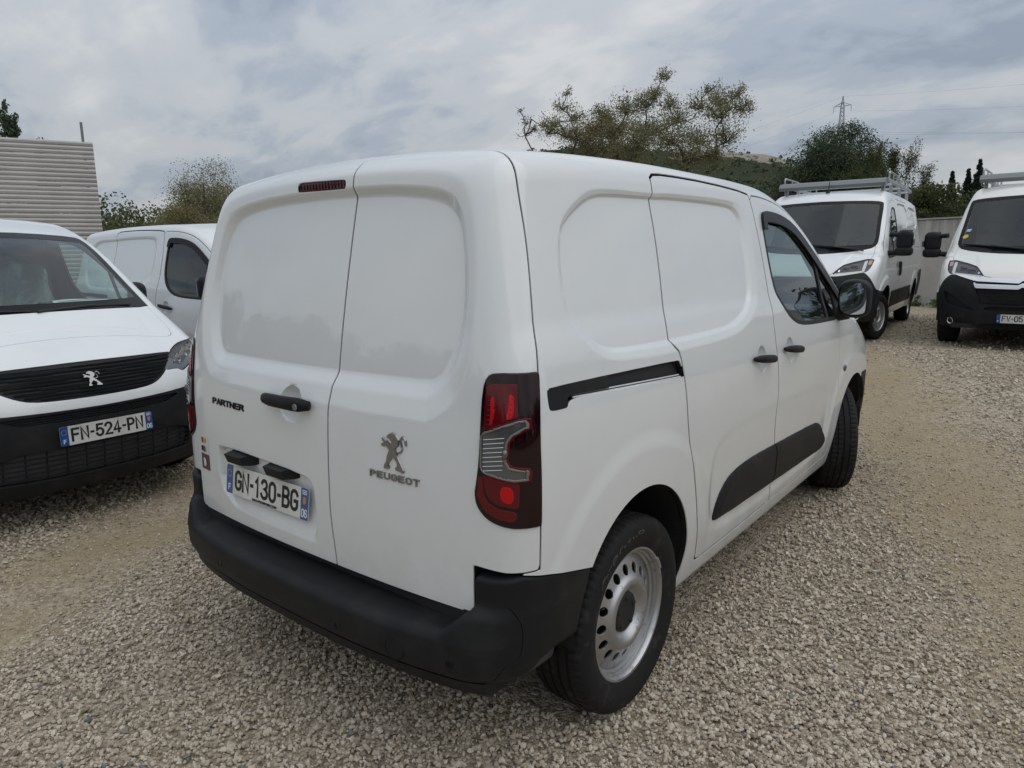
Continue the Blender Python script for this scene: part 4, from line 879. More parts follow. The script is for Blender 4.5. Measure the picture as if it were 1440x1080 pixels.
    un = MB(); un.box((0, 2.2, .27), (1.62, 1.95, .05)); un.box((0, .25, .36), (1.5, .3, .10)); un.box((0, 3.5, .33), (1.1, 1.5, .1)); un.box((0, .7, .38), (1.05, .7, .1)); un.tube([(-.60, .726, .33), (.60, .726, .33)], .04); un.tube([(-.60, 3.52, .33), (.60, 3.52, .33)], .03); un.tube([(.45, .3, .30), (.45, 2.8, .30)], .03); un.build('underbody', M_['dark'], van)
    V, N, T = lin; mesh_obj('inner_lining', V, T.astype(np.int32), M_['trim'], van, N=N)
    MB().box((0, 1.98, 1.0), (1.50, .03, 1.42)).build('bulkhead', M_['liner'], van)
    db = MB(); 
    prof = [(3.60, 1.17), (3.42, 1.20), (3.28, 1.19), (3.14, 1.13), (3.10, 1.02), (3.16, .80), (3.3, .60), (3.60, .6)]
    V = [(x, a, b) for x in (-.72, .72) for a, b in prof]; n = len(prof); db.add(V, [tuple(range(n)), tuple(range(2 * n - 1, n - 1, -1))] + [(i, n + i, n + (i + 1) % n, (i + 1) % n) for i in range(n)])
    hp = [(3.40, 1.20), (3.30, 1.255), (3.15, 1.26), (3.06, 1.20), (3.10, 1.10)]; V = [(x, a, b) for x in (-.60, -.20) for a, b in hp]; n = 5; db.add(V, [tuple(range(n)), tuple(range(2 * n - 1, n - 1, -1))] + [(i, n + i, n + (i + 1) % n, (i + 1) % n) for i in range(n)])
    db.build('dashboard', M_['trim'], van)
    sw = MB(); c = np.array((-.40, 2.97, 1.10)); nrm = np.array((0, -.88, .47)); e1 = np.array((1., 0, 0)); e2 = np.cross(nrm, e1)
    sw.tube([c + .18 * (math.cos(t) * e1 + math.sin(t) * e2) for t in np.linspace(0, 2 * math.pi, 33)], .014, 8, cap=False)
    for t in (0, math.pi, -math.pi / 2): sw.tube([c - nrm * .02, c + .175 * (math.cos(t) * e1 + math.sin(t) * e2)], .016, 6)
    sw.box(c - nrm * .02, (.15, .06, .13)); smooth_build(sw, 'steering_wheel', M_['seal'], van)
    for sx in (-.40, .40):
        st = empty('seat', (sx, 2.45, 0), parent=van)
        rbox('cushion', (0, .05, .70), (.25, .26, .09), .10, M_['fabric'], st, .022); 
        ca, sa = math.cos(.22), math.sin(.22); Rm = [[1, 0, 0], [0, ca, -sa * -1], [0, -sa, ca]]
        Rm = [[1, 0, 0], [0, ca, sa], [0, -sa, ca]]
        rbox('backrest', (0, -.235, 1.03), (.24, .075, .33), .10, M_['fabric'], st, .022, Rm=[[1, 0, 0], [0, ca, -sa], [0, sa, ca]])
        rbox('headrest', (0, -.35, 1.47), (.13, .055, .10), .07, M_['fabric'], st, .02, Rm=[[1, 0, 0], [0, ca, -sa], [0, sa, ca]])
    rbox('rear_view_mirror', (0, 2.93, 1.655), (.12, .025, .04), .03, M_['seal'], van, .012)
    # ---- door mirrors
    for sg in (-1, 1):
        mr = empty('door_mirror', (sg * .99, 3.085, 1.262), parent=van)
        rbox('mirror_housing', (0, 0.03, 0), (.088, .072, .112), .075, M_['black'], mr, .010, extra=lambda f, x, y, z: smax(f, -(y + .050) + .0 * x, .012))
        q = MB(); pol = chaikin([(-.066, -.088), (.062, -.088), (.072, -.05), (.070, .06), (.05, .090), (-.045, .092), (-.070, .05)], 2); q.prism([(a * 1, b) for a, b in pol], ((0, -.024, 0), (1, 0, 0), (0, 0, 1), (0, -1, 0)), .003); q.build('mirror_glass', M_['mirror'], mr)
        q = MB(); q.tube([(-sg * .03, .05, -.085), (-sg * .135, .03, -.10)], [.035, .045], 10); smooth_build(q, 'mirror_arm', M_['black'], mr)
    # ---- wheels
    w0 = make_wheel(.344, .1065, .2144, parent=van)
    def place(w, x, y, rz): w.location = (x, y, .309 + .0125 * (y - .726)); w.rotation_euler = (0, 0, rz)
    place(w0, .804, .724, 0)
    for x, y, rz in ((-.804, .724, math.pi), (.795, 3.511, R(27)), (-.795, 3.511, math.pi + R(27))): place(copy_tree(w0, van), x, y, rz)
    ae = MB(); V, Fs = lathe([(0, .03), (.012, .028), (.03, .02), (.034, 0)], 16); V = np.array(V); ae.add(np.stack([V[:, 1], V[:, 2] * 1.8 + 2.35, V[:, 0] + HY(np.array(2.35)) - .002], 1), Fs); ae.tube([(0, 2.36, 1.88), (0, 2.22, 2.06)], [.005, .002], 6); smooth_build(ae, 'aerial', M_['seal'], van)
    return van
# ------------------------------------------------------------------ the large roof-racked van, front towards +y
W2 = smooth_fn([.2, .35, .5, .8, 1.1, 1.3, 1.6, 1.9, 2.1, 2.3], [.93, .965, .99, 1.02, 1.025, 1.01, .965, .91, .87, .83], .05)
H2 = smooth_fn([-.1, .5, 2., 3.4, 3.9, 4.3], [2.23, 2.255, 2.274, 2.265, 2.235, 2.17], .08)
B2 = smooth_fn([4.2, 4.6, 4.8, 5.0, 5.15, 5.3, 5.4], [1.44, 1.35, 1.29, 1.20, 1.11, 1.00, .90], .05)
N2 = smooth_fn([.2, .35, .5, .7, .9, 1.0, 1.1, 1.2], [5.32, 5.38, 5.41, 5.41, 5.385, 5.35, 5.29, 5.2], .04)
ARCH2 = [(1.015, .40, .405), (4.465, .40, .405)]
PAN2 = chaikin([(.28, 1.70), (.28, 2.02), (.36, 2.08), (1.5, 2.09), (1.5, 1.70)], 1); PAN3 = chaikin([(1.56, 1.70), (1.56, 2.09), (2.72, 2.09), (2.76, 2.02), (2.76, 1.70)], 1)
def large_F(x, y, z, det=False):
    ax = np.abs(x); tf = np.clip((y - 4.1) / 1.3, 0, 1.2); s = ax - (W2(z) - .04 * tf ** 2 - .10 * tf ** 4)
    if det:
        lower = sstep((1.045 - z) / .03); s = s - .012 * lower * sstep((4.75 - y) / .3) + .006 * sstep((.022 - np.abs(z - 1.36)) / .012) * sstep((3.0 - y) / .05)
        m = (ax > .7) & (y < 2.9) & (z > 1.6) & (z < 2.15); s = s + masked(lambda a, b: .014 * sstep(np.maximum(sdp(a, b, PAN2), sdp(a, b, PAN3)) / .035), m, y, z)
        for cy, cz, r in ARCH2: s = s - .022 * sstep((.56 - np.hypot(y - cy, z - .40)) / .05) * (ax > .6)
    rear = -(y - .02 - .03 * np.maximum(z - 1.0, 0)); a = math.atan2(.80, .78)
    ws = (y - (4.82 - .24 * (ax / .9) ** 2)) * math.sin(a) + (z - 1.28) * math.cos(a)
    up = smax(ws, z - (H2(y) - .03 * (ax / .85) ** 2), .22)
    bon = z - (B2(y + .12 * (ax / .95) ** 2) - .04 * (ax / .95) ** 2); nose = y - (N2(z) - .34 * (ax / 1.0) ** 2.8)
    if det: bon = bon + .012 * sstep((ax - .50 - .25 * np.clip(5.1 - y, 0, .6)) / .05) * sstep((y - 4.75) / .1)
    lo = smax(smax(bon, nose, .10), s, .10); u2 = np.maximum(smax(up, s, .10), y - 4.95)
    return smax(smax(smin(lo, u2, .04), rear, .07), .28 - z, .05)
large_Ff = lambda x, y, z: large_F(x, y, z, True)
def make_large_van(paint, chevrons, steer=0.):
    van = empty('parked_van')
    body = project(isosurf(large_F, (-1.12, -.05, .26), (1.12, 5.46, 2.32), .0175, large_Ff), large_Ff)
    lin = isosurf(lambda x, y, z: large_F(x, y, z) + .04, (-1.12, -.05, .26), (1.12, 5.46, 2.32), .045)
    body = clip(body, lambda V: V[:, 2] - .31); side = lambda sg, poly: (lambda V: np.minimum(sdp(V[:, 1], V[:, 2], poly), sg * V[:, 0] - .5))
    for cy, cz, r in ARCH2:
        body = clip(body, lambda V: np.maximum(np.hypot(V[:, 1] - cy, V[:, 2] - cz) - r, .5 - np.abs(V[:, 0])))
        lin = clip(lin, lambda V: np.maximum(np.hypot(V[:, 1] - cy, V[:, 2] - cz) - r - .012, .5 - np.abs(V[:, 0])))
    half = lambda P: chaikin(P + [(-a, b) for a, b in P[::-1]], 1)
    WS = half([(0, 1.262), (.45, 1.280), (.80, 1.330), (.872, 1.385), (.885, 1.46), (.86, 1.75), (.845, 2.00), (.82, 2.045), (.6, 2.065), (0, 2.075)])
    gws = lambda V: np.minimum(sdp(V[:, 0], V[:, 2], WS), V[:, 1] - 3.4)
    scr, body = cut(body, gws, .008); lin = clip(lin, lambda V: -gws(V), -.03); gp = lambda V: np.minimum(gws(V) - .045, V[:, 2] - 1.365 - .04 * np.abs(V[:, 0]))
    f = panel('windscreen', clip(scr, gp), M_['screen'], van, depth=0, off=-.003); panel('windscreen_border', clip(scr, lambda V: -gp(V)), M_['gloss_black'], f, depth=.004, off=-.002)
    SN = [(-.17, 2.075), (.17, 2.075), (.16, 1.99), (.12, 1.945), (-.12, 1.945), (-.16, 1.99)]
    panel('sensor_panel', clip(scr, lambda V: np.minimum(sdp(V[:, 0], V[:, 2], np.array(SN)), gws(V) - .03)), M_['gloss_black'], f, depth=0, off=-.008)
    for x0, x1 in ((.80, .02), (.05, -.66)):
        wp = MB(); P = [surf(large_F, (x0 + (x1 - x0) * t, 5.4, zz), (0, -1, 0)) for t, zz in ((0, 1.40), (.45, 1.36), (1, 1.325))]; wp.tube([p + n * .02 for p, n in P], [.009, .014, .010], 6)
        P = [surf(large_F, (x0 + (x1 - x0) * t, 5.4, zz), (0, -1, 0)) for t, zz in ((.45, 1.36), (1.1, 1.285))]; wp.tube([p + n * .03 for p, n in P], [.013, .013], 6); smooth_build(wp, 'wiper', M_['seal'], van)
    FD = chaikin([(3.06, .36), (3.03, 1.0), (3.02, 2.02), (3.10, 2.10), (3.50, 2.085), (3.80, 2.0), (4.10, 1.72), (4.52, 1.30), (4.56, 1.15), (4.50, 1.0), (4.20, .85), (4.02, .60), (3.98, .36)], 1)
    WIN = chaikin([(3.13, 1.30), (3.12, 1.94), (3.18, 1.985), (3.42, 1.985), (3.60, 1.93), (3.85, 1.735), (4.10, 1.50), (4.36, 1.26), (4.36, 1.20), (4.25, 1.19), (3.25, 1.235)], 1)
    SLD = chaikin([(1.62, .62), (1.62, 2.13), (2.90, 2.13), (2.93, .36), (1.75, .36)], 0)
    MOS = [np.array([(1.52, .44), (1.52, .69), (2.985, .69), (2.985, .44)]), np.array([(3.03, .44), (3.03, .69), (4.04, .69), (3.97, .44)]), chaikin([(.08, .72), (.06, .95), (.42, .93), (.55, .78), (.62, .62), (.60, .46), (.15, .44), (.08, .50)], 1)]
    bsrc = body
    for sg in (-1, 1):
        fd, body = cut(body, side(sg, FD), .008); win, fd = cut(fd, side(sg, WIN), .001); lin = clip(lin, lambda V: -side(sg, WIN)(V), -.03)
        fo = panel('front_door', fd, M_[paint], van); gw = side(sg, WIN); gg = lambda V: np.minimum(gw(V) - .03, np.abs(V[:, 1] - 3.78) - .022)
        panel('window', clip(win, gg), M_['glass'], fo, depth=0, off=-.005); panel('window_seal', clip(win, lambda V: -gg(V)), M_['seal'], fo, depth=.01, off=.001)
        sd, body = cut(body, side(sg, SLD), .009); panel('load_door', sd, M_[paint], van)
        for M3 in MOS: panel('side_moulding', clip(bsrc, side(sg, M3)), M_['black'], van, depth=.014, off=.014)
        p, n = surf(large_F, (sg * 1.4, 3.17, 1.02), (-sg, 0, 0)); rbox('door_handle', p + n * .016, (.025, .05, .12), .04, M_['seal'], van, .012)
        mr = empty('door_mirror', (sg * 1.215, 4.33, 1.425), parent=van)
        rbox('mirror_housing', (0, .01, .03), (.112, .075, .145), .09, M_['black'], mr, .014); rbox('mirror_housing', (0, .01, -.135), (.118, .08, .066), .06, M_['black'], mr, .014)
        q = MB(); q.tube([(0, .01, .1), (-sg * .20, .06, .11)], [.028, .034], 8); q.tube([(0, .01, -.14), (-sg * .22, .06, -.16)], [.032, .04], 8); smooth_build(q, 'mirror_arm', M_['black'], mr)
        q = MB(); q.prism([(-.085, -.06), (.085, -.06), (.085, .14), (-.085, .14)], ((0, -.068, .03), (1, 0, 0), (0, 0, 1), (0, -1, 0)), .004); q.build('mirror_glass', M_['mirror'], mr)
        rbox('indicator', (sg * .118, .02, .0), (.012, .05, .045), .012, M_['lamp_clear'], mr, .01)
    HL = np.array([(.910, 1.212), (.565, 1.122), (.508, 1.070), (.425, .968), (.60, .985), (.79, 1.005), (.865, 1.012), (.905, 1.09)]); HLc = chaikin(HL, 1)
    ghl = lambda V: np.minimum(sdp(np.abs(V[:, 0]), V[:, 2], HLc), V[:, 1] - 4.6)
    hl, body = cut(body, ghl, .006)
    for sg in (-1, 1):
        q = clip(hl, lambda V: sg * V[:, 0]); h_ = panel('headlight', q, M_['gloss_black'], van, depth=.012, off=-.035); panel('lamp_cover', q, M_['lens'], h_, depth=0, off=.001)
        inner = clip(q, lambda V: sdp(np.abs(V[:, 0]), V[:, 2], np.array([(.78, 1.150), (.60, 1.105), (.50, 1.045), (.55, 1.020), (.78, 1.045)]))); panel('reflector', inner, M_['chrome'], h_, depth=.004, off=-.028)
        for cx, cz in ((.70, 1.085), (.60, 1.06)):
            p, n = surf(large_F, (sg * cx, 5.6, cz), (0, -1, 0)); V, Fs = lathe([(.0, .048), (.012, .046), (.022, .03), (.026, 0)], 20); V = np.array(V); rt = np.cross((0, 0, 1), n); rt /= np.linalg.norm(rt)
            smooth_build(MB().add(p - n * .026 + V[:, :1] * n + V[:, 1:2] * rt + V[:, 2:] * np.array((0, 0, 1.)), Fs), 'bulb', M_['lamp_clear'], h_)
        drl = clip(q, lambda V: sdp(np.abs(V[:, 0]), V[:, 2], np.array([(.835, 1.178), (.800, 1.170), (.800, 1.035), (.47, 1.0), (.445, .978), (.60, .990), (.80, 1.010), (.835, 1.03)]))); panel('daytime_light', drl, M_['sticker'], h_, depth=.006, off=-.014)
        am = clip(q, lambda V: sdp(np.abs(V[:, 0]), V[:, 2], np.array([(.895, 1.19), (.85, 1.178), (.85, 1.12), (.89, 1.12)]))); panel('indicator', am, M_['lamp_amber'], h_, depth=.004, off=-.012)
    ZT = pchip([0, .40, .50, .53, .60, .72, .82, .90, .95, .985, 1.1], [.945, .950, .952, .955, .965, .985, 1.00, .935, .845, .76, .70])
    fb, body = cut(body, lambda V: np.minimum(ZT(np.abs(V[:, 0])) - V[:, 2], V[:, 1] - 4.70), .005)
    GR = half([(0, .905), (.50, .89), (.52, .83), (.44, .64), (.41, .622), (0, .615)]); SLT = half([(0, .592), (.39, .592), (.39, .535), (0, .540)]); LOWG = half([(0, .372), (.42, .372), (.46, .34), (.42, .318), (0, .318)])
    gg = lambda V: np.maximum(np.maximum(sdp(V[:, 0], V[:, 2], GR), sdp(V[:, 0], V[:, 2], SLT)), sdp(V[:, 0], V[:, 2], LOWG))
    SI = chaikin([(.895, .785), (.83, .765), (.70, .68), (.60, .60), (.46, .54), (.62, .55), (.80, .59), (.875, .64)], 1); gs = lambda V: sdp(np.abs(V[:, 0]), V[:, 2], SI)
    ho, fb = cut(fb, gg, .002); sc_, fb = cut(fb, gs, .002); fbo = panel('front_bumper', fb, M_['black'], van, depth=.03, off=.004); panel('air_intake', ho, M_['dark'], fbo, depth=0, off=-.03)
    for sg in (-1, 1):
        panel('bumper_recess', clip(sc_, lambda V: sg * V[:, 0]), M_['black'], fbo, depth=0, off=-.03)
        fr = frame_at(large_F, (sg * .779, 5.7, .385), (0, -1, 0)); V, Fs = lathe([(.006, .048), (.008, .040), (.0, .03), (.004, 0)], 20); V = np.array(V)
        smooth_build(MB().add(fr[0] + V[:, :1] * fr[3] + V[:, 1:2] * fr[1] + V[:, 2:] * fr[2], Fs), 'fog_lamp', M_['chrome'], fbo)
    sl = MB(); L = lambda x, z, d=-.012: surf(large_F, (x, 5.7, z), (0, -1, 0), 25)[0] + np.array((0, d, 0))
    for k, z in enumerate((.645, .69, .735, .78, .825, .87)):
        hw = .44 + (z - .64) * .4
        for i in range(-4, 5):
            x0 = i * .11 + (.055 if k % 2 else 0); x1 = x0 + .075
            if abs(x0) < hw and abs(x1) < hw: sl.tube([L(x0, z), L((x0 + x1) / 2, z), L(x1, z)], .007, 4); sl.tube([L(x1, z), L(x1 + .035, z + .022)], .005, 4)
    for x in (-.29, -.17, -.06, .06, .17, .29): sl.tube([L(x, .538, -.006), L(x, .592, -.006)], .006, 4)
    for z in (.332, .352): sl.tube([L(x, z, -.01) for x in np.linspace(-.43, .43, 9)], .005, 4)
    sl.build('grille_bar', M_['black'], fbo)
    if chevrons:
        band = lambda P: panel('chevron_bar', clip(fbsrc, lambda V: sdp(np.abs(V[:, 0]), V[:, 2], np.array(P))), M_['chrome_bar'], fbo, depth=.012, off=.016)
        fbsrc = clip(bsrc, lambda V: V[:, 1] - 4.9)
        band([(.80, 1.006), (.62, .978), (.50, .962), (.058, .948), (-.03, 1.0), (-.03, .955), (.045, .890), (.50, .912), (.56, .925), (.72, .975)])
        band([(.545, .905), (.50, .880), (.05, .868), (-.03, .915), (-.03, .868), (.045, .818), (.50, .828), (.515, .84)])
    BON = half([(0, 4.5), (.85, 4.4), (.88, 4.70), (.86, 4.86), (.70, 4.95), (.585, 5.06), (.50, 5.18), (.42, 5.30), (0, 5.345)])
    bo, body = cut(body, lambda V: np.minimum(sdp(V[:, 0], V[:, 1], BON), V[:, 2] - .955), .006); panel('bonnet', bo, M_[paint], van)
    panel('body_shell', body, M_[paint], van, depth=.022)
    V, N, T = lin; mesh_obj('inner_lining', V, T.astype(np.int32), M_['trim'], van, N=N)
    for cy, cz, r in ARCH2:
        for sg in (-1, 1):
            dk = MB(); n = 16; V = []
            for k in range(n + 1):
                a = math.pi * (-.04 + 1.08 * k / n); V += [(sg * 1.0, cy + (r + .004) * math.cos(a), cz + (r + .004) * math.sin(a)), (sg * .62, cy + (r + .004) * math.cos(a), cz + (r + .004) * math.sin(a))]
            dk.add(V, [(2 * k, 2 * k + 1, 2 * k + 3, 2 * k + 2) for k in range(n)]); dk.add([V[2 * k + 1] for k in range(n + 1)], [tuple(range(n + 1))]); dk.build('wheel_arch_liner', M_['dark'], van)
    un = MB(); un.box((0, 2.7, .33), (1.84, 2.6, .06)); un.box((0, 4.5, .37), (1.2, 1.3, .08)); un.box((0, 1.0, .36), (1.2, 1.2, .08)); un.tube([(-.8, 1.015, .33), (.8, 1.015, .33)], .05); un.box((0, 5.30, .33), (1.5, .06, .06)); un.build('underbody', M_['dark'], van)
    MB().box((0, 2.86, 1.25), (1.72, .03, 1.75)).build('bulkhead', M_['liner'], van)
    prof = [(4.70, 1.20), (4.52, 1.25), (4.30, 1.24), (4.16, 1.16), (4.18, .7), (4.78, .7)]; n = len(prof); V = [(x, a, b) for x in (-.92, .92) for a, b in prof]
    MB().add(V, [tuple(range(n)), tuple(range(2 * n - 1, n - 1, -1))] + [(i, n + i, n + (i + 1) % n, (i + 1) % n) for i in range(n)]).build('dashboard', M_['trim'], van)
    sw = MB(); c = np.array((-.45, 4.02, 1.25)); nrm = np.array((0, -.75, .66)); e1 = np.array((1., 0, 0)); e2 = np.cross(nrm, e1)
    sw.tube([c + .20 * (math.cos(t) * e1 + math.sin(t) * e2) for t in np.linspace(0, 2 * math.pi, 29)], .016, 7, cap=False)
    for t in (0, math.pi, -math.pi / 2): sw.tube([c - nrm * .02, c + .19 * (math.cos(t) * e1 + math.sin(t) * e2)], .018, 6)
    smooth_build(sw, 'steering_wheel', M_['seal'], van)
    ca, sa = math.cos(.2), math.sin(.2); Rm = [[1, 0, 0], [0, ca, -sa], [0, sa, ca]]
    for sx, w in ((-.48, .25), (.42, .44)):
        st = empty('seat', (sx, 3.3, .1), parent=van); rbox('cushion', (0, .1, .72), (w, .26, .09), .10, M_['fabric'], st, .03); rbox('backrest', (0, -.2, 1.10), (w, .08, .36), .10, M_['fabric'], st, .03, Rm=Rm)
        for hx in ((0,) if w < .3 else (-.22, .22)): rbox('headrest', (hx, -.32, 1.58), (.14, .06, .10), .07, M_['fabric'], st, .025, Rm=Rm)
    # roof rack: front deflector board, cross bars, side rails with tube hoops
    rk = empty('roof_rack', (0, 0, 2.27), parent=van)
    for y in (.45, 1.5, 2.55, 3.35):
        MB().tube([(-.80, y, .13), (.80, y, .13)], .02, 8).build('cross_bar', M_['galv'], rk)
        for sg in (-1, 1): MB().box((sg * .74, y, .05), (.05, .07, .16), ch=.008).build('rack_foot', M_['galv'], rk)
    MB().add([(-.80, 3.36, .08), (.80, 3.36, .08), (.80, 3.60, .035), (-.80, 3.60, .035), (-.80, 3.36, .175), (.80, 3.36, .175), (.80, 3.56, .145), (-.80, 3.56, .145), (-.80, 3.62, .085), (.80, 3.62, .085)],
             [(0, 3, 2, 1), (4, 5, 6, 7), (7, 6, 9, 8), (8, 9, 2, 3), (0, 1, 5, 4), (0, 4, 7, 8, 3), (1, 2, 9, 6, 5)]).build('wind_deflector', M_['galv_dark'], rk)
    for sg in (-1, 1):
        MB().box((sg * .80, 1.9, .14), (.035, 2.95, .055), ch=.006).build('side_rail', M_['galv'], rk)
        for y0, y1 in ((.9, 1.9), (2.3, 3.25)):
            P = [(sg * .80, y0, .16), (sg * .80, y0, .245), (sg * .80, y0 + .03, .275), (sg * .80, y1 - .03, .275), (sg * .80, y1, .245), (sg * .80, y1, .16)]
            MB().tube(P, .014, 8).build('rail_hoop', M_['galv'], rk); MB().tube([(sg * .80, (y0 + y1) / 2, .16), (sg * .80, (y0 + y1) / 2, .275)], .011, 6).build('hoop_stay', M_['galv'], rk)
    ae = MB(); ae.tube([(0, 3.72, 2.24), (0, 3.62, 2.46)], [.010, .004], 6); ae.box((0, 3.74, 2.245), (.05, .09, .02)); ae.build('aerial', M_['seal'], van)
    w0 = make_wheel(.340, .1125, .2032, 12, 'steel', 'off', parent=van)
    def place(w, x, y, rz): w.location = (x, y, .340); w.rotation_euler = (0, 0, rz)
    place(w0, .885, 1.015, 0)
    for x, y, rz in ((-.885, 1.015, math.pi), (.885, 4.465, steer), (-.885, 4.465, math.pi + steer)): place(copy_tree(w0, van), x, y, rz)
    return van
M_['plate_lblue'] = mat('pale_blue_sticker', (.36, .50, .58), .5)
M_['warm'] = mat('cream_paint', (.76, .755, .70), .38, coat=1., coat_rough=.03)
M_['chrome_bar'] = mat('satin_chrome', (.66, .67, .68), .22, metal=.95)
M_['galv'] = mat('galvanised_tube', (.40, .42, .43), .45, metal=.8)
M_['galv_dark'] = mat('weathered_aluminium', (.20, .215, .225), .5, metal=.5)
# ------------------------------------------------------------------ ground
def gz(x, y):
    """the yard climbs a little towards the wall"""
    x, y = np.asarray(x, float), np.asarray(y, float); t = np.clip((y - 4.7) / 4.4, 0, 1); t = t * t * (3 - 2 * t); u = np.clip((x + 2.7) / 1.5, 0, 1); u = u * u * (3 - 2 * u)
    return .225 * t + (1 - t) * u * np.clip(-.035 + .0125 * (y - .724), -.055, .02)
TRACKS = [((-1.45, -.9), (-2.7, 1.5), .55), ((-.4, 8.6), (1.35, 4.4), .95), ((1.35, 4.4), (2.15, 2.5), .85), ((2.15, 2.5), (3.2, .2), .85)]
def bare(x, y):
    """0..1: how far traffic has pushed the stones aside"""
    out = np.zeros(np.shape(x))
    for (ax, ay), (bx, by), w in TRACKS:
        ex, ey = bx - ax, by - ay; t = np.clip(((x - ax) * ex + (y - ay) * ey) / (ex * ex + ey * ey), 0, 1); d = np.hypot(x - ax - t * ex, y - ay - t * ey); out = np.maximum(out, 1 - d / w)
    return np.clip(out * 1.35, 0, 1)
def ground_mat():
    m = bpy.data.materials.new('gravel_ground'); m.use_nodes = True; nt = m.node_tree; b = nt.nodes['Principled BSDF']; L = nt.links.new; N = lambda t: nt.nodes.new(t)
    b.inputs['Roughness'].default_value = .92; b.inputs['Specular IOR Level'].default_value = .25
    tc = N('ShaderNodeTexCoord')
    def vor(scale, feat='F1', out='Color'):
        v = N('ShaderNodeTexVoronoi'); v.inputs['Scale'].default_value = scale; v.feature = feat; L(tc.outputs['Object'], v.inputs['Vector']); return v
    def noi(scale, det=5, r=.6):
        n = N('ShaderNodeTexNoise'); n.inputs['Scale'].default_value = scale; n.inputs['Detail'].default_value = det; n.inputs['Roughness'].default_value = r; L(tc.outputs['Object'], n.inputs['Vector']); return n
    v1 = vor(46); v2 = vor(105); sp = N('ShaderNodeSeparateColor'); L(v1.outputs['Color'], sp.inputs[0])
    ra = N('ShaderNodeValToRGB'); e = ra.color_ramp.elements; e[0].color = (.22, .18, .13, 1); e[1].color = (.58, .51, .405, 1); L(sp.outputs[0], ra.inputs[0]); q = e.new(.5); q.color = (.41, .345, .26, 1)
    n1 = noi(1.1, 6); n2 = noi(30, 4)
    sand = N('ShaderNodeMix'); sand.data_type = 'RGBA'; sand.inputs[6].default_value = (.285, .22, .135, 1); sand.inputs[7].default_value = (.41, .33, .21, 1); L(n2.outputs['Fac'], sand.inputs[0])
    at = N('ShaderNodeAttribute'); at.attribute_name = 'bare'
    ad = N('ShaderNodeMath'); ad.operation = 'MULTIPLY_ADD'; ad.inputs[1].default_value = 1.5; ad.inputs[2].default_value = -.75; L(n1.outputs['Fac'], ad.inputs[0])
    sm = N('ShaderNodeMath'); sm.operation = 'ADD'; sm.use_clamp = True; L(ad.outputs[0], sm.inputs[0]); L(at.outputs['Fac'], sm.inputs[1])
    mx = N('ShaderNodeMix'); mx.data_type = 'RGBA'; L(sm.outputs[0], mx.inputs[0]); L(ra.outputs[0], mx.inputs[6]); L(sand.outputs[2], mx.inputs[7])
    # beyond the yard the sheet is scrubby earth
    at2 = N('ShaderNodeAttribute'); at2.attribute_name = 'scrub'; n3 = noi(.06, 8, .65)
    sc2 = N('ShaderNodeMix'); sc2.data_type = 'RGBA'; sc2.inputs[6].default_value = (.045, .055, .030, 1); sc2.inputs[7].default_value = (.15, .13, .085, 1); L(n3.outputs['Fac'], sc2.inputs[0])
    mx2 = N('ShaderNodeMix'); mx2.data_type = 'RGBA'; L(at2.outputs['Fac'], mx2.inputs[0]); L(mx.outputs[2], mx2.inputs[6]); L(sc2.outputs[2], mx2.inputs[7]); L(mx2.outputs[2], b.inputs['Base Color'])
    h = N('ShaderNodeMath'); h.operation = 'MULTIPLY_ADD'; h.inputs[1].default_value = -.7; L(v1.outputs['Distance'], h.inputs[0]); L(n2.outputs['Fac'], h.inputs[2])
    h2 = N('ShaderNodeMath'); h2.operation = 'MULTIPLY_ADD'; h2.inputs[1].default_value = -.5; L(v2.outputs['Distance'], h2.inputs[0]); L(h.outputs[0], h2.inputs[2])
    bp = N('ShaderNodeBump'); bp.inputs['Distance'].default_value = .016; bp.inputs['Strength'].default_value = .9; L(h2.outputs[0], bp.inputs['Height']); L(bp.outputs[0], b.inputs['Normal'])
    return m
M_['ground'] = ground_mat()
def build_ground():
    xs = np.unique(np.concatenate([[-9000, -3000, -900, -300, -120, -60, -40], np.arange(-30, 16.1, .5), [20, 30, 60, 120, 300, 900, 3000, 9000]])); ys = np.unique(np.concatenate([[-9000, -3000, -900, -300, -100, -50, -30, -20], np.arange(-14, 20.1, .5), [22, 26, 30, 40, 60, 100, 200, 400, 900, 3000, 9000]]))
    X, Y = np.meshgrid(xs, ys, indexing='ij'); V = np.stack([X, Y, gz(X, Y)], -1).reshape(-1, 3); nx, ny = len(xs), len(ys)
    i, j = np.meshgrid(np.arange(nx - 1), np.arange(ny - 1), indexing='ij'); a = (i * ny + j).ravel(); Q = np.stack([a, a + ny, a + ny + 1, a + 1], 1).astype(np.int32)
    o = mesh_obj('ground', V, Q, M_['ground'], smooth=True); me = o.data
    at = me.attributes.new('bare', 'FLOAT', 'POINT'); at.data.foreach_set('value', bare(V[:, 0], V[:, 1]).astype(np.float32) * .85)
    yard = (V[:, 1] < 19) & (V[:, 1] > -32) & (V[:, 0] > -40) & (V[:, 0] < 30)
    at = me.attributes.new('scrub', 'FLOAT', 'POINT'); at.data.foreach_set('value', np.where(yard, 0, 1).astype(np.float32)); tag(o, kind='structure')
build_ground()
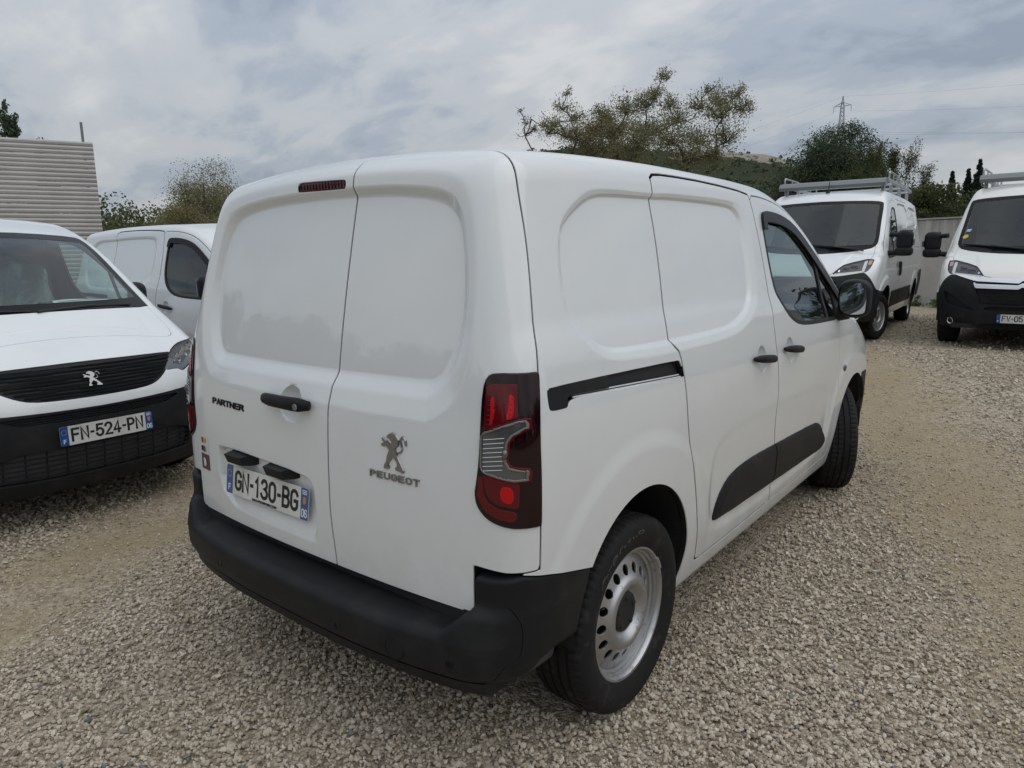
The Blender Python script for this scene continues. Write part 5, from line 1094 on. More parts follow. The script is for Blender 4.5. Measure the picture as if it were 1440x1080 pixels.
def stone_mat():
    m = bpy.data.materials.new('gravel_stone'); m.use_nodes = True; nt = m.node_tree; b = nt.nodes['Principled BSDF']; L = nt.links.new; b.inputs['Roughness'].default_value = .88; b.inputs['Specular IOR Level'].default_value = .3
    at = nt.nodes.new('ShaderNodeAttribute'); at.attribute_name = 'tone'; ra = nt.nodes.new('ShaderNodeValToRGB'); e = ra.color_ramp.elements
    e[0].color = (.17, .175, .18, 1); e[1].color = (.80, .76, .69, 1)
    for p, c in ((.05, (.20, .205, .21)), (.10, (.33, .27, .20)), (.30, (.47, .40, .305)), (.62, (.59, .515, .41)), (.88, (.71, .64, .53)), (.93, (.45, .33, .24))): q = e.new(p); q.color = (*c, 1)
    tc = nt.nodes.new('ShaderNodeTexCoord'); n = nt.nodes.new('ShaderNodeTexNoise'); n.inputs['Scale'].default_value = 170; n.inputs['Detail'].default_value = 3; L(tc.outputs['Object'], n.inputs['Vector'])
    mx = nt.nodes.new('ShaderNodeMix'); mx.data_type = 'RGBA'; mx.blend_type = 'MULTIPLY'; mx.inputs[0].default_value = .55; mr = nt.nodes.new('ShaderNodeMapRange'); mr.inputs[1].default_value = .3; mr.inputs[2].default_value = .7; mr.inputs[3].default_value = .55; mr.inputs[4].default_value = 1.1
    L(n.outputs['Fac'], mr.inputs[0]); L(at.outputs['Fac'], ra.inputs[0]); L(ra.outputs[0], mx.inputs[6]); L(mr.outputs[0], mx.inputs[7]); L(mx.outputs[2], b.inputs['Base Color'])
    bp = nt.nodes.new('ShaderNodeBump'); bp.inputs['Distance'].default_value = .002; bp.inputs['Strength'].default_value = .7; L(n.outputs['Fac'], bp.inputs['Height']); L(bp.outputs[0], b.inputs['Normal'])
    return m
def build_gravel():
    """loose stones lying over the yard, thinning where wheels have pressed them in"""
    g = np.random.default_rng(11)
    t = (1 + 5 ** .5) / 2; ico = np.array([(-1, t, 0), (1, t, 0), (-1, -t, 0), (1, -t, 0), (0, -1, t), (0, 1, t), (0, -1, -t), (0, 1, -t), (t, 0, -1), (t, 0, 1), (-t, 0, -1), (-t, 0, 1)]) / math.hypot(1, t)
    icf = np.array([(0, 11, 5), (0, 5, 1), (0, 1, 7), (0, 7, 10), (0, 10, 11), (1, 5, 9), (5, 11, 4), (11, 10, 2), (10, 7, 6), (7, 1, 8), (3, 9, 4), (3, 4, 2), (3, 2, 6), (3, 6, 8), (3, 8, 9), (4, 9, 5), (2, 4, 11), (6, 2, 10), (8, 6, 7), (9, 8, 1)])
    cub = np.array([(-1, -1, -1), (1, -1, -1), (1, 1, -1), (-1, 1, -1), (-1, -1, 1), (1, -1, 1), (1, 1, 1), (-1, 1, 1)]) * .66
    cuf = np.array([(4, 5, 6), (4, 6, 7), (0, 1, 5), (0, 5, 4), (1, 2, 6), (1, 6, 5), (2, 3, 7), (2, 7, 6), (3, 0, 4), (3, 4, 7)])
    A0, A1 = -92, 9; VV, TT, TN, base = [], [], [], 0
    for r0, r1, dens, lo, hi, src, fs in ((1.35, 2.6, 7600, .0034, .0112, ico, icf), (2.6, 4.2, 5600, .0040, .0115, cub, cuf), (4.2, 7.0, 2200, .0055, .0132, cub, cuf), (7.0, 11.0, 560, .0075, .0165, cub, cuf), (11.0, 17.0, 90, .010, .021, cub, cuf)):
        area = math.pi * (r1 * r1 - r0 * r0) * (A1 - A0) / 360; n = int(area * dens); r = np.sqrt(g.uniform(r0 * r0, r1 * r1, n)); a = np.radians(g.uniform(A0, A1, n)) + 0
        x = CAM[0] + r * np.sin(a); y = CAM[1] + r * np.cos(a)
        under = (np.abs(x) < .8) & (y > .5) & (y < 4.2)                      # nothing to see deep under the near van
        low = .5 + .5 * np.sin(x * 2.1 + 1.3 * np.sin(y * 1.7)) * np.sin(y * 1.9 + .8 * np.sin(x * 2.6)); br = np.clip(bare(x, y) + .18 * low, 0, 1)
        keep = ~under & (g.random(n) > br * .62); x, y, br = x[keep], y[keep], br[keep]; n = len(x)
        s = np.exp(g.uniform(math.log(lo), math.log(hi), n)) * (1 - .35 * br) * np.where(g.random(n) < .03, 1.45, 1)
        k = len(src); P = src[None] * g.uniform(.70, 1.28, (n, k, 1)); P = P * np.stack([g.uniform(.8, 1.45, n), g.uniform(.65, 1.05, n), g.uniform(.55, .95, n)], 1)[:, None]
        # random tumble
        u1, u2, u3 = g.random((3, n)); tilt = g.normal(0, .38, (2, n)); az = u1 * 2 * np.pi; ca, sa = np.cos(az), np.sin(az)
        P = P * s[:, None, None]
        cx, sx = np.cos(tilt[0])[:, None], np.sin(tilt[0])[:, None]; Y, Z = P[..., 1] * cx - P[..., 2] * sx, P[..., 1] * sx + P[..., 2] * cx
        cy, sy = np.cos(tilt[1])[:, None], np.sin(tilt[1])[:, None]; X, Z = P[..., 0] * cy + Z * sy, -P[..., 0] * sy + Z * cy
        X, Y = X * ca[:, None] - Y * sa[:, None], X * sa[:, None] + Y * ca[:, None]
        z0 = gz(x, y) + s * g.uniform(.0, .75, n) + g.uniform(0, .010, n) * (1 - br)
        V = np.stack([X + x[:, None], Y + y[:, None], Z + z0[:, None]], -1).reshape(-1, 3); T = (fs[None] + (np.arange(n) * k)[:, None, None]).reshape(-1, 3) + base
        VV.append(V); TT.append(T); TN.append(np.repeat(np.clip(g.beta(1.5, 1.4, n) * .92 + .03, 0, 1) * (1 - .25 * br), k)); base += len(V)
    V = np.concatenate(VV); o = mesh_obj('gravel', V, np.concatenate(TT).astype(np.int32), stone_mat(), smooth=False)
    at = o.data.attributes.new('tone', 'FLOAT', 'POINT'); at.data.foreach_set('value', np.concatenate(TN).astype(np.float32)); tag(o, kind='stuff'); print('gravel tris', sum(map(len, TT)))
build_gravel()

# ------------------------------------------------------------------ plants
def leaf_mat(name, a, b, tr=.25):
    m = bpy.data.materials.new(name); m.use_nodes = True; nt = m.node_tree; nt.nodes.clear(); L = nt.links.new; N = lambda t: nt.nodes.new(t)
    o = N('ShaderNodeOutputMaterial'); d = N('ShaderNodeBsdfPrincipled'); d.inputs['Roughness'].default_value = .6; d.inputs['Specular IOR Level'].default_value = .3; t = N('ShaderNodeBsdfTranslucent'); mx = N('ShaderNodeMixShader'); mx.inputs[0].default_value = tr
    at = N('ShaderNodeAttribute'); at.attribute_name = 'tone'; c = N('ShaderNodeMix'); c.data_type = 'RGBA'; c.inputs[6].default_value = (*a, 1); c.inputs[7].default_value = (*b, 1); L(at.outputs['Fac'], c.inputs[0])
    L(c.outputs[2], d.inputs['Base Color']); L(c.outputs[2], t.inputs[0]); L(d.outputs[0], mx.inputs[1]); L(t.outputs[0], mx.inputs[2]); L(mx.outputs[0], o.inputs[0]); return m
M_['olive'] = leaf_mat('grey_olive_leaf', (.135, .14, .07), (.30, .28, .145)); M_['pine'] = leaf_mat('pine_needles', (.040, .062, .034), (.10, .13, .062), .15); M_['bush'] = leaf_mat('bush_leaf', (.050, .070, .028), (.13, .14, .055)); M_['cypress'] = leaf_mat('cypress_leaf', (.014, .026, .018), (.035, .055, .034), .1)
M_['ochre'] = leaf_mat('dry_leaf', (.115, .11, .05), (.26, .22, .105)); M_['weed'] = leaf_mat('weed_leaf', (.06, .10, .03), (.15, .19, .07)); M_['bark'] = mat('bark', (.075, .065, .055), .95, bump=(18, .02, 6))
def leaves(P, size, g, m, name, parent, elong=2.2, up=0.2, dirs=None, jitter=.35):
    """one small folded leaf (two triangles) at every point"""
    n = len(P); d = g.normal(0, 1, (n, 3)); 
    if dirs is not None: d = d * jitter + dirs
    d[:, 2] += up; d /= np.linalg.norm(d, axis=1)[:, None]; w = np.cross(d, g.normal(0, 1, (n, 3))); w /= np.linalg.norm(w, axis=1)[:, None] + 1e-9
    s = size * g.uniform(.6, 1.4, n)[:, None]; nn = np.cross(d, w) * s * .12
    A = P - d * s * .5; B = P + w * s / elong * .5 + nn; C = P + d * s * .5; D = P - w * s / elong * .5 + nn
    V = np.stack([A, B, C, D], 1).reshape(-1, 3); i = np.arange(n)[:, None] * 4; T = np.concatenate([i + [[0, 1, 2]], i + [[0, 2, 3]]]).astype(np.int32)
    o = mesh_obj(name, V, T, m, parent, smooth=False); cl = .5 + .5 * np.sin(P[:, 0] * 2.3 / max(size * 9, .3) + 2 * np.sin(P[:, 2] * 1.9)) * np.sin(P[:, 1] * 2.1 + P[:, 2] * 1.3)
    tn = np.clip(g.beta(2, 2, n) * .65 + .35 * cl, 0, 1); at = o.data.attributes.new('tone', 'FLOAT', 'POINT'); at.data.foreach_set('value', np.repeat(tn, 4).astype(np.float32)); return o
def branch(mb, tips, p, d, ln, r, lev, g, spread=.7, kids_=3, gnarl=.25, up=.1, minr=.006):
    n = 5; pts = [np.array(p, float)]; d = np.array(d, float)
    for k in range(n):
        d = d + g.normal(0, gnarl * .5, 3); d[2] += up * .3; d /= np.linalg.norm(d); pts.append(pts[-1] + d * ln / n)
    rs = [max(r * (1 - .55 * k / n), minr) for k in range(n + 1)]; mb.tube([tuple(q) for q in pts], rs, 6 if r > .04 else 4, cap=False)
    if lev == 0:
        for k in range(1, n + 1): tips.append((pts[k], d.copy(), 1 - .5 * (k == 1)))
        return
    for k in range(kids_):
        t = g.uniform(.35, 1.0) if k else 1.0; q = pts[min(int(t * n), n)]; e = d + g.normal(0, spread, 3); e[2] += up; e /= np.linalg.norm(e)
        branch(mb, tips, q, e, ln * g.uniform(.55, .82), rs[min(int(t * n), n)] * .68, lev - 1, g, spread, kids_, gnarl, up, minr)
def tree(name, base, h, seed, label, leafm, nleaf, lsize, stems=1, lev=4, kids_=3, spread=.75, first=.38, r=.16, lean=(0, 0), gnarl=.3, up=.12, cl=.22, group=None, elong=2.4, squash=(1, 1, 1), cat='tree', minr=.008, width=None):
    g = np.random.default_rng(seed); t = empty(name, base); tag(t, label, cat, group); mb = MB(); tips = []
    for s in range(stems):
        a = 2 * math.pi * s / stems + g.uniform(0, 1); d = np.array((math.cos(a) * (.45 if stems > 1 else .05) + lean[0], math.sin(a) * (.45 if stems > 1 else .05) + lean[1], 1.))
        branch(mb, tips, (0, 0, -.2), d / np.linalg.norm(d), h * first, r, lev, g, spread, kids_, gnarl, up, minr)
    V = np.array(mb.v); z = max(np.percentile(np.array([q for q, _, _ in tips])[:, 2], 98.5), 1e-3); k = h / z * np.array(squash)
    if width: tq = np.array([q for q, _, _ in tips]); k[:2] = width / np.percentile(np.hypot(tq[:, 0] - np.median(tq[:, 0]), tq[:, 1] - np.median(tq[:, 1])), 88)
    V = V * np.array((k[0], k[1], k[2])); mb.v = V.tolist()
    smooth_build(mb, 'trunk', M_['bark'], t, 60); tp = np.array([q for q, _, _ in tips]) * k; td = np.array([q for _, q, _ in tips])
    i = g.integers(0, len(tp), nleaf); v = g.normal(0, 1, (nleaf, 3)); v /= np.linalg.norm(v, axis=1)[:, None]; P = tp[i] + v * cl * g.random((nleaf, 1)) ** .8
    leaves(P, lsize, g, leafm, 'crown', t, elong, .15, td[i], .8); return t
def clumpy(name, base, size, seed, label, leafm, nleaf, lsize, group=None, cat='bush', nb=26, trunk=True, shape=None, elong=1.8, kind=None, hollow=.62):
    """dense crown: leaves on the skins of many overlapping irregular puffs, with gaps between them"""
    g = np.random.default_rng(seed); t = empty(name, base); tag(t, label, cat, group, kind)
    if trunk:
        mb = MB()
        for k in range(5): a = g.uniform(0, 6.28); mb.tube([(0, 0, -.2), (math.cos(a) * size[0] * .2, math.sin(a) * size[1] * .2, size[2] * .4), (math.cos(a) * size[0] * .32, math.sin(a) * size[1] * .32, size[2] * .75)], [size[2] * .03, size[2] * .018, .01], 6)
        smooth_build(mb, 'trunk', M_['bark'], t, 60)
    P = []
    for k in range(nb):
        if shape: c, rr = shape(k / nb, g)
        else:
            u = g.normal(0, 1, 3); u /= np.linalg.norm(u); u[2] = abs(u[2]) * 1.0 - .12; c = u * np.array((size[0] * .42, size[1] * .42, size[2] * .60)) * g.uniform(.45, 1.0) + np.array((0, 0, size[2] * .36)); rr = min(size) * g.uniform(.11, .22)
        m = nleaf // nb; v = g.normal(0, 1, (m, 3)); v /= np.linalg.norm(v, axis=1)[:, None]; q = c + v * rr * (hollow + (1 - hollow) * g.random((m, 1))) * np.array((1.15, 1.15, .9)) * g.uniform(.75, 1.2, (m, 1)); P.append(q)
    leaves(np.concatenate(P), lsize, g, leafm, 'crown', t, elong, .1); return t

def puff_tree(name, base, puffs, seed, label, leafm, per, lsize, group=None, stems=((0, 0),), r0=.13, elong=2.3, sd=.50):
    """gnarled open tree: limbs run from the stem to every bough (u, z, radius in metres), twigs and leaves spread through each bough"""
    g = np.random.default_rng(seed); t = empty(name, base); tag(t, label, 'tree', group); mb = MB(); P = []; D = []
    az = math.atan2(base[0] - CAM[0], base[1] - CAM[1]); e1 = np.array((math.cos(az), -math.sin(az), 0.)); e2 = np.array((math.sin(az), math.cos(az), 0.))
    C_ = [(e1 * u + e2 * g.normal(0, .45 + .5 * r) + np.array((0, 0, z)), r) for u, z, r in puffs]; low = sorted(C_, key=lambda q: q[0][2])
    nodes = [np.array((sx, 0, 0.)) @ np.stack([e1, e2, (0, 0, 1)]) for sx, _ in stems]; tops = [n + np.array((g.normal(0, .1), g.normal(0, .1), low[0][0][2] * .55)) for n in nodes]
    for n, tp in zip(nodes, tops): mb.tube([tuple(n - np.array((0, 0, .2))), tuple((n + tp) / 2 + g.normal(0, .06, 3)), tuple(tp)], [r0, r0 * .85, r0 * .7], 8, cap=False)
    tree_n = [(tp, r0 * .7) for tp in tops]
    for c, r in low:
        k = min(range(len(tree_n)), key=lambda i: np.linalg.norm((tree_n[i][0] - c) * (1, 1, .75)) + (1e3 if tree_n[i][0][2] > c[2] + .1 else 0)); a, ra = tree_n[k]; m = (a + c) / 2 + g.normal(0, .10, 3) * np.linalg.norm(c - a) + np.array((0, 0, .03)); rb = max(ra * .62, .016)
        mb.tube([tuple(a), tuple(a * .6 + m * .4 + g.normal(0, .03, 3)), tuple(m), tuple(m * .5 + c * .5 + g.normal(0, .04, 3)), tuple(c)], [ra * .8, ra * .75, (ra + rb) / 2, rb, rb * .8], 6, cap=False); tree_n.append((c, rb))
        nt = max(5, int(14 * r / .5)); q = int(per * (r / .5) ** 2)
        for j in range(nt):
            v = g.normal(0, 1, 3); v[2] = abs(v[2]) * .9 + .15; v /= np.linalg.norm(v); ln = r * g.uniform(.7, 1.45); b = c + v * ln * .5 + g.normal(0, .05, 3); e = c + v * ln + g.normal(0, .07, 3)
            mb.tube([tuple(c), tuple(b), tuple(e)], [rb * .55, .010, .004], 4, cap=False); n_ = q // nt; s = g.random((n_, 1)) ** .6; L = np.where(s < .5, c + (b - c) * s * 2, b + (e - b) * (s - .5) * 2); P.append(L + g.normal(0, 1, (n_, 3)) * r * .24); D.append(np.repeat(v[None], n_, 0))
        n_ = q // 3; v = g.normal(0, 1, (n_, 3)); P.append(c + v * r * sd); D.append(v)
    smooth_build(mb, 'trunk', M_['bark'], t, 60); leaves(np.concatenate(P), lsize, g, leafm, 'crown', t, elong, .15, np.concatenate(D), .8); return t
def boughs(px0, y0, ppm, L): return [((a - px0) / ppm, (y0 - b) / ppm + 1.52, r / ppm) for a, b, r in L]
def polar(az, dist, z=None):
    x = CAM[0] + dist * math.sin(R(az)); y = CAM[1] + dist * math.cos(R(az)); return (x, y, float(gz(x, y)) if z is None else z)
# ------------------------------------------------------------------ hills behind the yard
def hill_mat():
    m = bpy.data.materials.new('wooded_limestone'); m.use_nodes = True; nt = m.node_tree; b = nt.nodes['Principled BSDF']; L = nt.links.new; N = lambda t: nt.nodes.new(t); b.inputs['Roughness'].default_value = 1; b.inputs['Specular IOR Level'].default_value = .1
    tc = N('ShaderNodeTexCoord'); at = N('ShaderNodeAttribute'); at.attribute_name = 'rock'
    def noi(s, d=6, r=.62): n = N('ShaderNodeTexNoise'); n.inputs['Scale'].default_value = s; n.inputs['Detail'].default_value = d; n.inputs['Roughness'].default_value = r; L(tc.outputs['Object'], n.inputs['Vector']); return n
    n1, n2, n3 = noi(.045, 8), noi(.12), noi(.012)
    fo = N('ShaderNodeMix'); fo.data_type = 'RGBA'; fo.inputs[6].default_value = (.022, .034, .022, 1); fo.inputs[7].default_value = (.075, .085, .045, 1); L(n2.outputs['Fac'], fo.inputs[0])
    ro = N('ShaderNodeMix'); ro.data_type = 'RGBA'; ro.inputs[6].default_value = (.26, .21, .165, 1); ro.inputs[7].default_value = (.46, .41, .35, 1); L(n2.outputs['Fac'], ro.inputs[0])
    ma = N('ShaderNodeMath'); ma.operation = 'MULTIPLY_ADD'; ma.inputs[1].default_value = 2.2; ma.inputs[2].default_value = -1.1; L(n1.outputs['Fac'], ma.inputs[0])
    ad = N('ShaderNodeMath'); ad.operation = 'ADD'; L(at.outputs['Fac'], ad.inputs[0]); L(ma.outputs[0], ad.inputs[1])
    st = N('ShaderNodeMapRange'); st.inputs[1].default_value = .45; st.inputs[2].default_value = .6; L(ad.outputs[0], st.inputs[0])
    mx = N('ShaderNodeMix'); mx.data_type = 'RGBA'; L(st.outputs[0], mx.inputs[0]); L(fo.outputs[2], mx.inputs[6]); L(ro.outputs[2], mx.inputs[7]); L(mx.outputs[2], b.inputs['Base Color'])
    bp = N('ShaderNodeBump'); bp.inputs['Distance'].default_value = 9; bp.inputs['Strength'].default_value = 1; L(n2.outputs['Fac'], bp.inputs['Height']); L(bp.outputs[0], b.inputs['Normal']); return m
def build_hill():
    g = np.random.default_rng(5); az = np.linspace(-100, 40, 420); rr = np.concatenate([np.linspace(330, 1500, 60), np.linspace(1520, 2600, 24)])
    top = pchip([-100, -75, -62, -50, -43, -39.5, -37, -32, -28, -24.4, -22, -20.4, -19.0, -17.9, -17.1, -16, -14, -10, 0, 40], [60, 70, 66, 78, 130, 196, 209, 214, 205, 196, 194, 190, 181, 170, 161, 150, 110, 70, 60, 50])
    A, Q = np.meshgrid(az, rr, indexing='ij'); n = sum(np.sin(A * f + p + Q * q) / f ** .8 for f, p, q in ((.9, 1, .003), (2.3, 4, .007), (5.1, 2, .013), (11, .5, .02))) / 3
    u = np.clip((Q - 330) / 1150, 0, 1); s = np.where(u < .75, .60 * (u / .75) ** 1.25, .60 + .40 * sstep((u - .75) / .22)); s = np.where(Q > 1500, 1 - .6 * np.clip((Q - 1500) / 1100, 0, 1) ** 1.3, s)
    T = top(A); H = T * s + n * 5 * u; X = CAM[0] + Q * np.sin(np.radians(A)); Y = CAM[1] + Q * np.cos(np.radians(A)); V = np.stack([X, Y, H - 3], -1).reshape(-1, 3)
    na, nr = A.shape; i, j = np.meshgrid(np.arange(na - 1), np.arange(nr - 1), indexing='ij'); a = (i * nr + j).ravel(); F_ = np.stack([a, a + 1, a + nr + 1, a + nr], 1).astype(np.int32)[:, ::-1]
    o = mesh_obj('hill', V, F_, hill_mat(), smooth=True); rock = (.82 * sstep((u - .85) / .08) * sstep((A + 28) / 3) * sstep((-12 - A) / 2)).ravel()
    at = o.data.attributes.new('rock', 'FLOAT', 'POINT'); at.data.foreach_set('value', rock.astype(np.float32)); tag(o, kind='structure')
    # pines scattered over the slopes, too many to count
    m = 5200; P = []; 
    ia = g.integers(60, na - 60, m); ir = g.integers(8, 62, m); ok = (g.random(m) > rock.reshape(na, nr)[ia, ir] * .93); ia, ir = ia[ok], ir[ok]
    V3 = V.reshape(na, nr, 3); B = V3[ia, ir] + g.normal(0, 3, (len(ia), 3)) * (1, 1, 0); k = 22; v = g.normal(0, 1, (len(B), k, 3)); v /= np.linalg.norm(v, axis=2)[..., None]
    s = g.uniform(2.2, 4.6, len(B)); P = B[:, None] + v * s[:, None, None] * np.array((1, 1, .9)) + np.array((0, 0, 1.)) * s[:, None, None] * .9
    o = leaves(P.reshape(-1, 3), 3.2, g, M_['pine'], 'forest', None, 1.3, .1); tag(o, kind='stuff')
build_hill()
def belt():
    """the woodland that closes the view all round the yard"""
    g = np.random.default_rng(23); P = []
    def row(a0, a1, d0, d1, h0, h1, n, m=700):
        for k in range(n):
            a = g.uniform(a0, a1); d = g.uniform(d0, d1); h = g.uniform(h0, h1); x, y, z = polar(a, d, 0)
            for j in range(5):
                c = np.array((x, y, 0)) + np.array((g.normal(0, h * .22), g.normal(0, h * .22), h * g.uniform(.25, .82))); v = g.normal(0, 1, (m // 5, 3)); v /= np.linalg.norm(v, axis=1)[:, None]; P.append(c + v * h * .20 * g.uniform(.7, 1.15, (m // 5, 1)))
    row(-58, -8, 62, 100, 5.5, 8.6, 90); row(-76, -55, 105, 150, 8.5, 11.8, 70); row(-8, 20, 50, 80, 4, 6, 40)
    o = leaves(np.concatenate(P), .42, g, M_['bush'], 'woodland', None, 1.5, .1); tag(o, kind='stuff')
    P = []
    row(110, 262, 24, 38, 4.0, 6.0, 90, 600); row(30, 110, 30, 48, 4.0, 6.5, 60, 400)
    o = leaves(np.concatenate(P), .42, g, M_['pine'], 'woodland', None, 1.5, .1); tag(o, kind='stuff')
belt()
# ------------------------------------------------------------------ wall, cladding, pylon
def wall_mat():
    m = mat('rendered_wall', (.46, .44, .42), .9, bump=(40, .004, 5), var=(1.4, (.34, .325, .31), .4, .7)); nt = m.node_tree; b = nt.nodes['Principled BSDF']; L = nt.links.new; N = lambda t: nt.nodes.new(t)
    tc = N('ShaderNodeTexCoord'); mp = N('ShaderNodeMapping'); mp.inputs['Scale'].default_value = (5, 5, .35); L(tc.outputs['Object'], mp.inputs[0]); n = N('ShaderNodeTexNoise'); n.inputs['Scale'].default_value = 2; n.inputs['Detail'].default_value = 6; L(mp.outputs[0], n.inputs['Vector'])
    sp = N('ShaderNodeSeparateXYZ'); L(tc.outputs['Object'], sp.inputs[0]); mr = N('ShaderNodeMapRange'); mr.inputs[1].default_value = 1.1; mr.inputs[2].default_value = 2.25; L(sp.outputs[2], mr.inputs[0]); mu = N('ShaderNodeMath'); mu.operation = 'MULTIPLY'; L(n.outputs['Fac'], mu.inputs[0]); L(mr.outputs[0], mu.inputs[1])
    st = N('ShaderNodeMapRange'); st.inputs[1].default_value = .30; st.inputs[2].default_value = .62; st.inputs[4].default_value = .75; L(mu.outputs[0], st.inputs[0])
    src = b.inputs['Base Color'].links[0].from_socket; mx = N('ShaderNodeMix'); mx.data_type = 'RGBA'; mx.inputs[7].default_value = (.15, .145, .14, 1); L(st.outputs[0], mx.inputs[0]); L(src, mx.inputs[6]); L(mx.outputs[2], b.inputs['Base Color']); return m
WALL_A, WALL_B = np.array((-22., 25.0)), np.array((14., 13.3))
def build_wall():
    d = (WALL_B - WALL_A) / np.linalg.norm(WALL_B - WALL_A); nrm = np.array((d[1], -d[0])); o = empty('boundary_wall', (0, 0, 0)); tag(o, 'white rendered boundary wall with grey streaks behind the vans', 'wall')
    L_ = np.linalg.norm(WALL_B - WALL_A); N_ = 60; V = []; Fs = []
    for k in range(N_ + 1):
        p = WALL_A + d * L_ * k / N_; w = .008 * math.sin(k * 1.7)
        for off, z in ((.10, -.1), (.10, 2.235 + w), (-.10, 2.235 + w), (-.10, -.1)): V.append((*(p + nrm * off), z))
    for k in range(N_):
        for j in range(4): Fs.append((k * 4 + j, k * 4 + (j + 1) % 4, k * 4 + 4 + (j + 1) % 4, k * 4 + 4 + j)[::-1])
    Fs += [(0, 1, 2, 3), tuple(N_ * 4 + j for j in (3, 2, 1, 0))]
    mesh_obj('wall_face', V, Fs, wall_mat(), o); c = MB(); a = WALL_A; b_ = WALL_B
    V = [(*(p + nrm * s), z) for p in (a, b_) for s, z in ((.125, 2.25), (.125, 2.285), (-.125, 2.285), (-.125, 2.25))]
    c.add(V, [(0, 1, 5, 4), (1, 2, 6, 5), (2, 3, 7, 6), (3, 0, 4, 7), (0, 3, 2, 1), (4, 5, 6, 7)]); c.build('coping', mat('wall_coping', (.36, .35, .33), .9, bump=(30, .004)), o)
build_wall()
def build_cladding():
    A = np.array(polar(-68.45, 28.9)[:2]); B = np.array(polar(-74.4, 29.1)[:2]); d = (B - A) / np.linalg.norm(B - A); B = A + d * 16; n = np.array((d[1], -d[0])); n = n if n @ (CAM[:2] - A) > 0 else -n
    o = empty('cladding_screen', (*A, 0)); o_inv = np.array((*A, 0)); tag(o, 'tall screen of horizontal pale metal cladding strips at the yard edge', 'screen')
    m = mat('pale_cladding', (.50, .485, .475), .5, metal=.25, var=(.8, (.40, .39, .385), .4, .7)); g = np.random.default_rng(2); pitch = .150; q = 0; z = 5.60
    prof = [(.0, .000), (.030, -.018), (.042, -.060), (.026, -.118), (-.004, -.140), (-.012, -.150)]
    while z > .2:
        V = []; sag = g.uniform(-.006, .006); 
        for k in range(9):
            p = A + d * (16 * k / 8); ben = .010 * math.sin(k * 1.3 + q) * g.uniform(.2, 1)
            for a, b in prof: V.append((*(p + n * (a + g.uniform(-.002, .002)) - A), z + b + ben + sag))
        kk = len(prof); Fs = [(k * kk + j, k * kk + kk + j, k * kk + kk + j + 1, k * kk + j + 1) for k in range(8) for j in range(kk - 1)]
        mesh_obj('cladding_strip', V, Fs, m, o, smooth=False); z -= pitch; q += 1
    MB().tube([(*(d * .28 - n * .10), 0), (*(d * .28 - n * .10), 6.25)], .045, 8).build('post', M_['galv_dark'], o)
    for t in (4, 8, 12): MB().tube([(*(d * t - n * .10), 0), (*(d * t - n * .10), 5.5)], .045, 8).build('post', M_['galv_dark'], o)
build_cladding()
def build_pylon():
    base = np.array((-142.0, 559.0, 70.0)); o = empty('electricity_pylon', tuple(base)); tag(o, 'grey steel lattice electricity pylon above the pine tree', 'pylon'); st = mat('pylon_steel', (.22, .24, .26), .6, metal=.3)
    fr = MB(); H = 41.; wd = lambda z: np.interp(z, [0, 14, 34, 41], [3.4, 1.9, 1.0, .12]); zs = [0, 5, 9.5, 13.5, 17, 20, 23, 26, 29, 31.7, 34, 37.5, 41]; cs = [(-1, -1), (1, -1), (1, 1), (-1, 1)]
    for i in range(len(zs) - 1):
        a, b = zs[i], zs[i + 1]
        for k in range(4):
            (x0, y0), (x1, y1) = cs[k], cs[(k + 1) % 4]
            fr.tube([(x0 * wd(a), y0 * wd(a), a), (x0 * wd(b), y0 * wd(b), b)], .15, 4); fr.tube([(x0 * wd(a), y0 * wd(a), a), (x1 * wd(b), y1 * wd(b), b)], .10, 4); fr.tube([(x1 * wd(a), y1 * wd(a), a), (x0 * wd(b), y0 * wd(b), b)], .10, 4)
    fr.build('lattice_tower', st, o)
    arms = [(34.2, 5.8), (20.3, 6.3)]; tips = []
    for z, l in arms:
        for s in (-1, 1):
            am = MB(); w = wd(z)
            for sy in (-1, 1): am.tube([(s * w, sy * w, z), (s * l, 0, z + .3)], .13, 4); am.tube([(s * wd(z + 2.4), sy * wd(z + 2.4), z + 2.4), (s * l, 0, z + .3)], .13, 4)
            for t in (.3, .6): am.tube([(s * (w + (l - w) * t), w * (1 - t), z + .3 * t), (s * (w + (l - w) * t), w * (1 - t), z + 2.4 * (1 - t) + .3 * t)], .08, 4)
            am.build('cross_arm', st, o); tips.append((s * l, 0, z + .3)); MB().tube([(s * l, 0, z + .3), (s * l, 0, z - 4.0)], .16, 6).build('insulator', mat('insulator_glass', (.10, .13, .14), .3), o)
    att = [base + np.array(p) - np.array((0, 0, 4.2)) for p in tips] + [base + np.array((0, 0, 41.))]
    wm = mat('power_cable', (.16, .17, .18), .6)
    def wire(a, b, sag, lab):
        P = [tuple(a + (b - a) * t + np.array((0, 0, -sag * 4 * t * (1 - t)))) for t in np.linspace(0, 1, 24)]; w = MB().tube(P, .036, 4).build('power_line', wm); tag(w, lab, 'power line', 'wires strung from the lattice pylon')
    east = np.array((190., 455., 62.)); west = np.array((-420., 470., 20.))
    for k, nm in enumerate(('near lower', 'far lower', 'near upper', 'far upper')): pass
    offs = [(0, 0, 9.), (0, 3., 8.), (0, 0, -7.), (0, 4., -8.), (0, 0, 24.)]
    names = ['upper arm left', 'upper arm right', 'lower arm left', 'lower arm right', 'top']
    for i in (4, 1, 3, 2): wire(att[i], east + np.array(offs[i]), 7, 'thin power line running right from the pylon %s over the cypresses' % names[i])
    for i in (4, 0, 2, 3): wire(att[i], west + np.array(offs[i]) * 1.2, 8, 'thin power line running left from the pylon %s towards the hill' % names[i])
build_pylon()
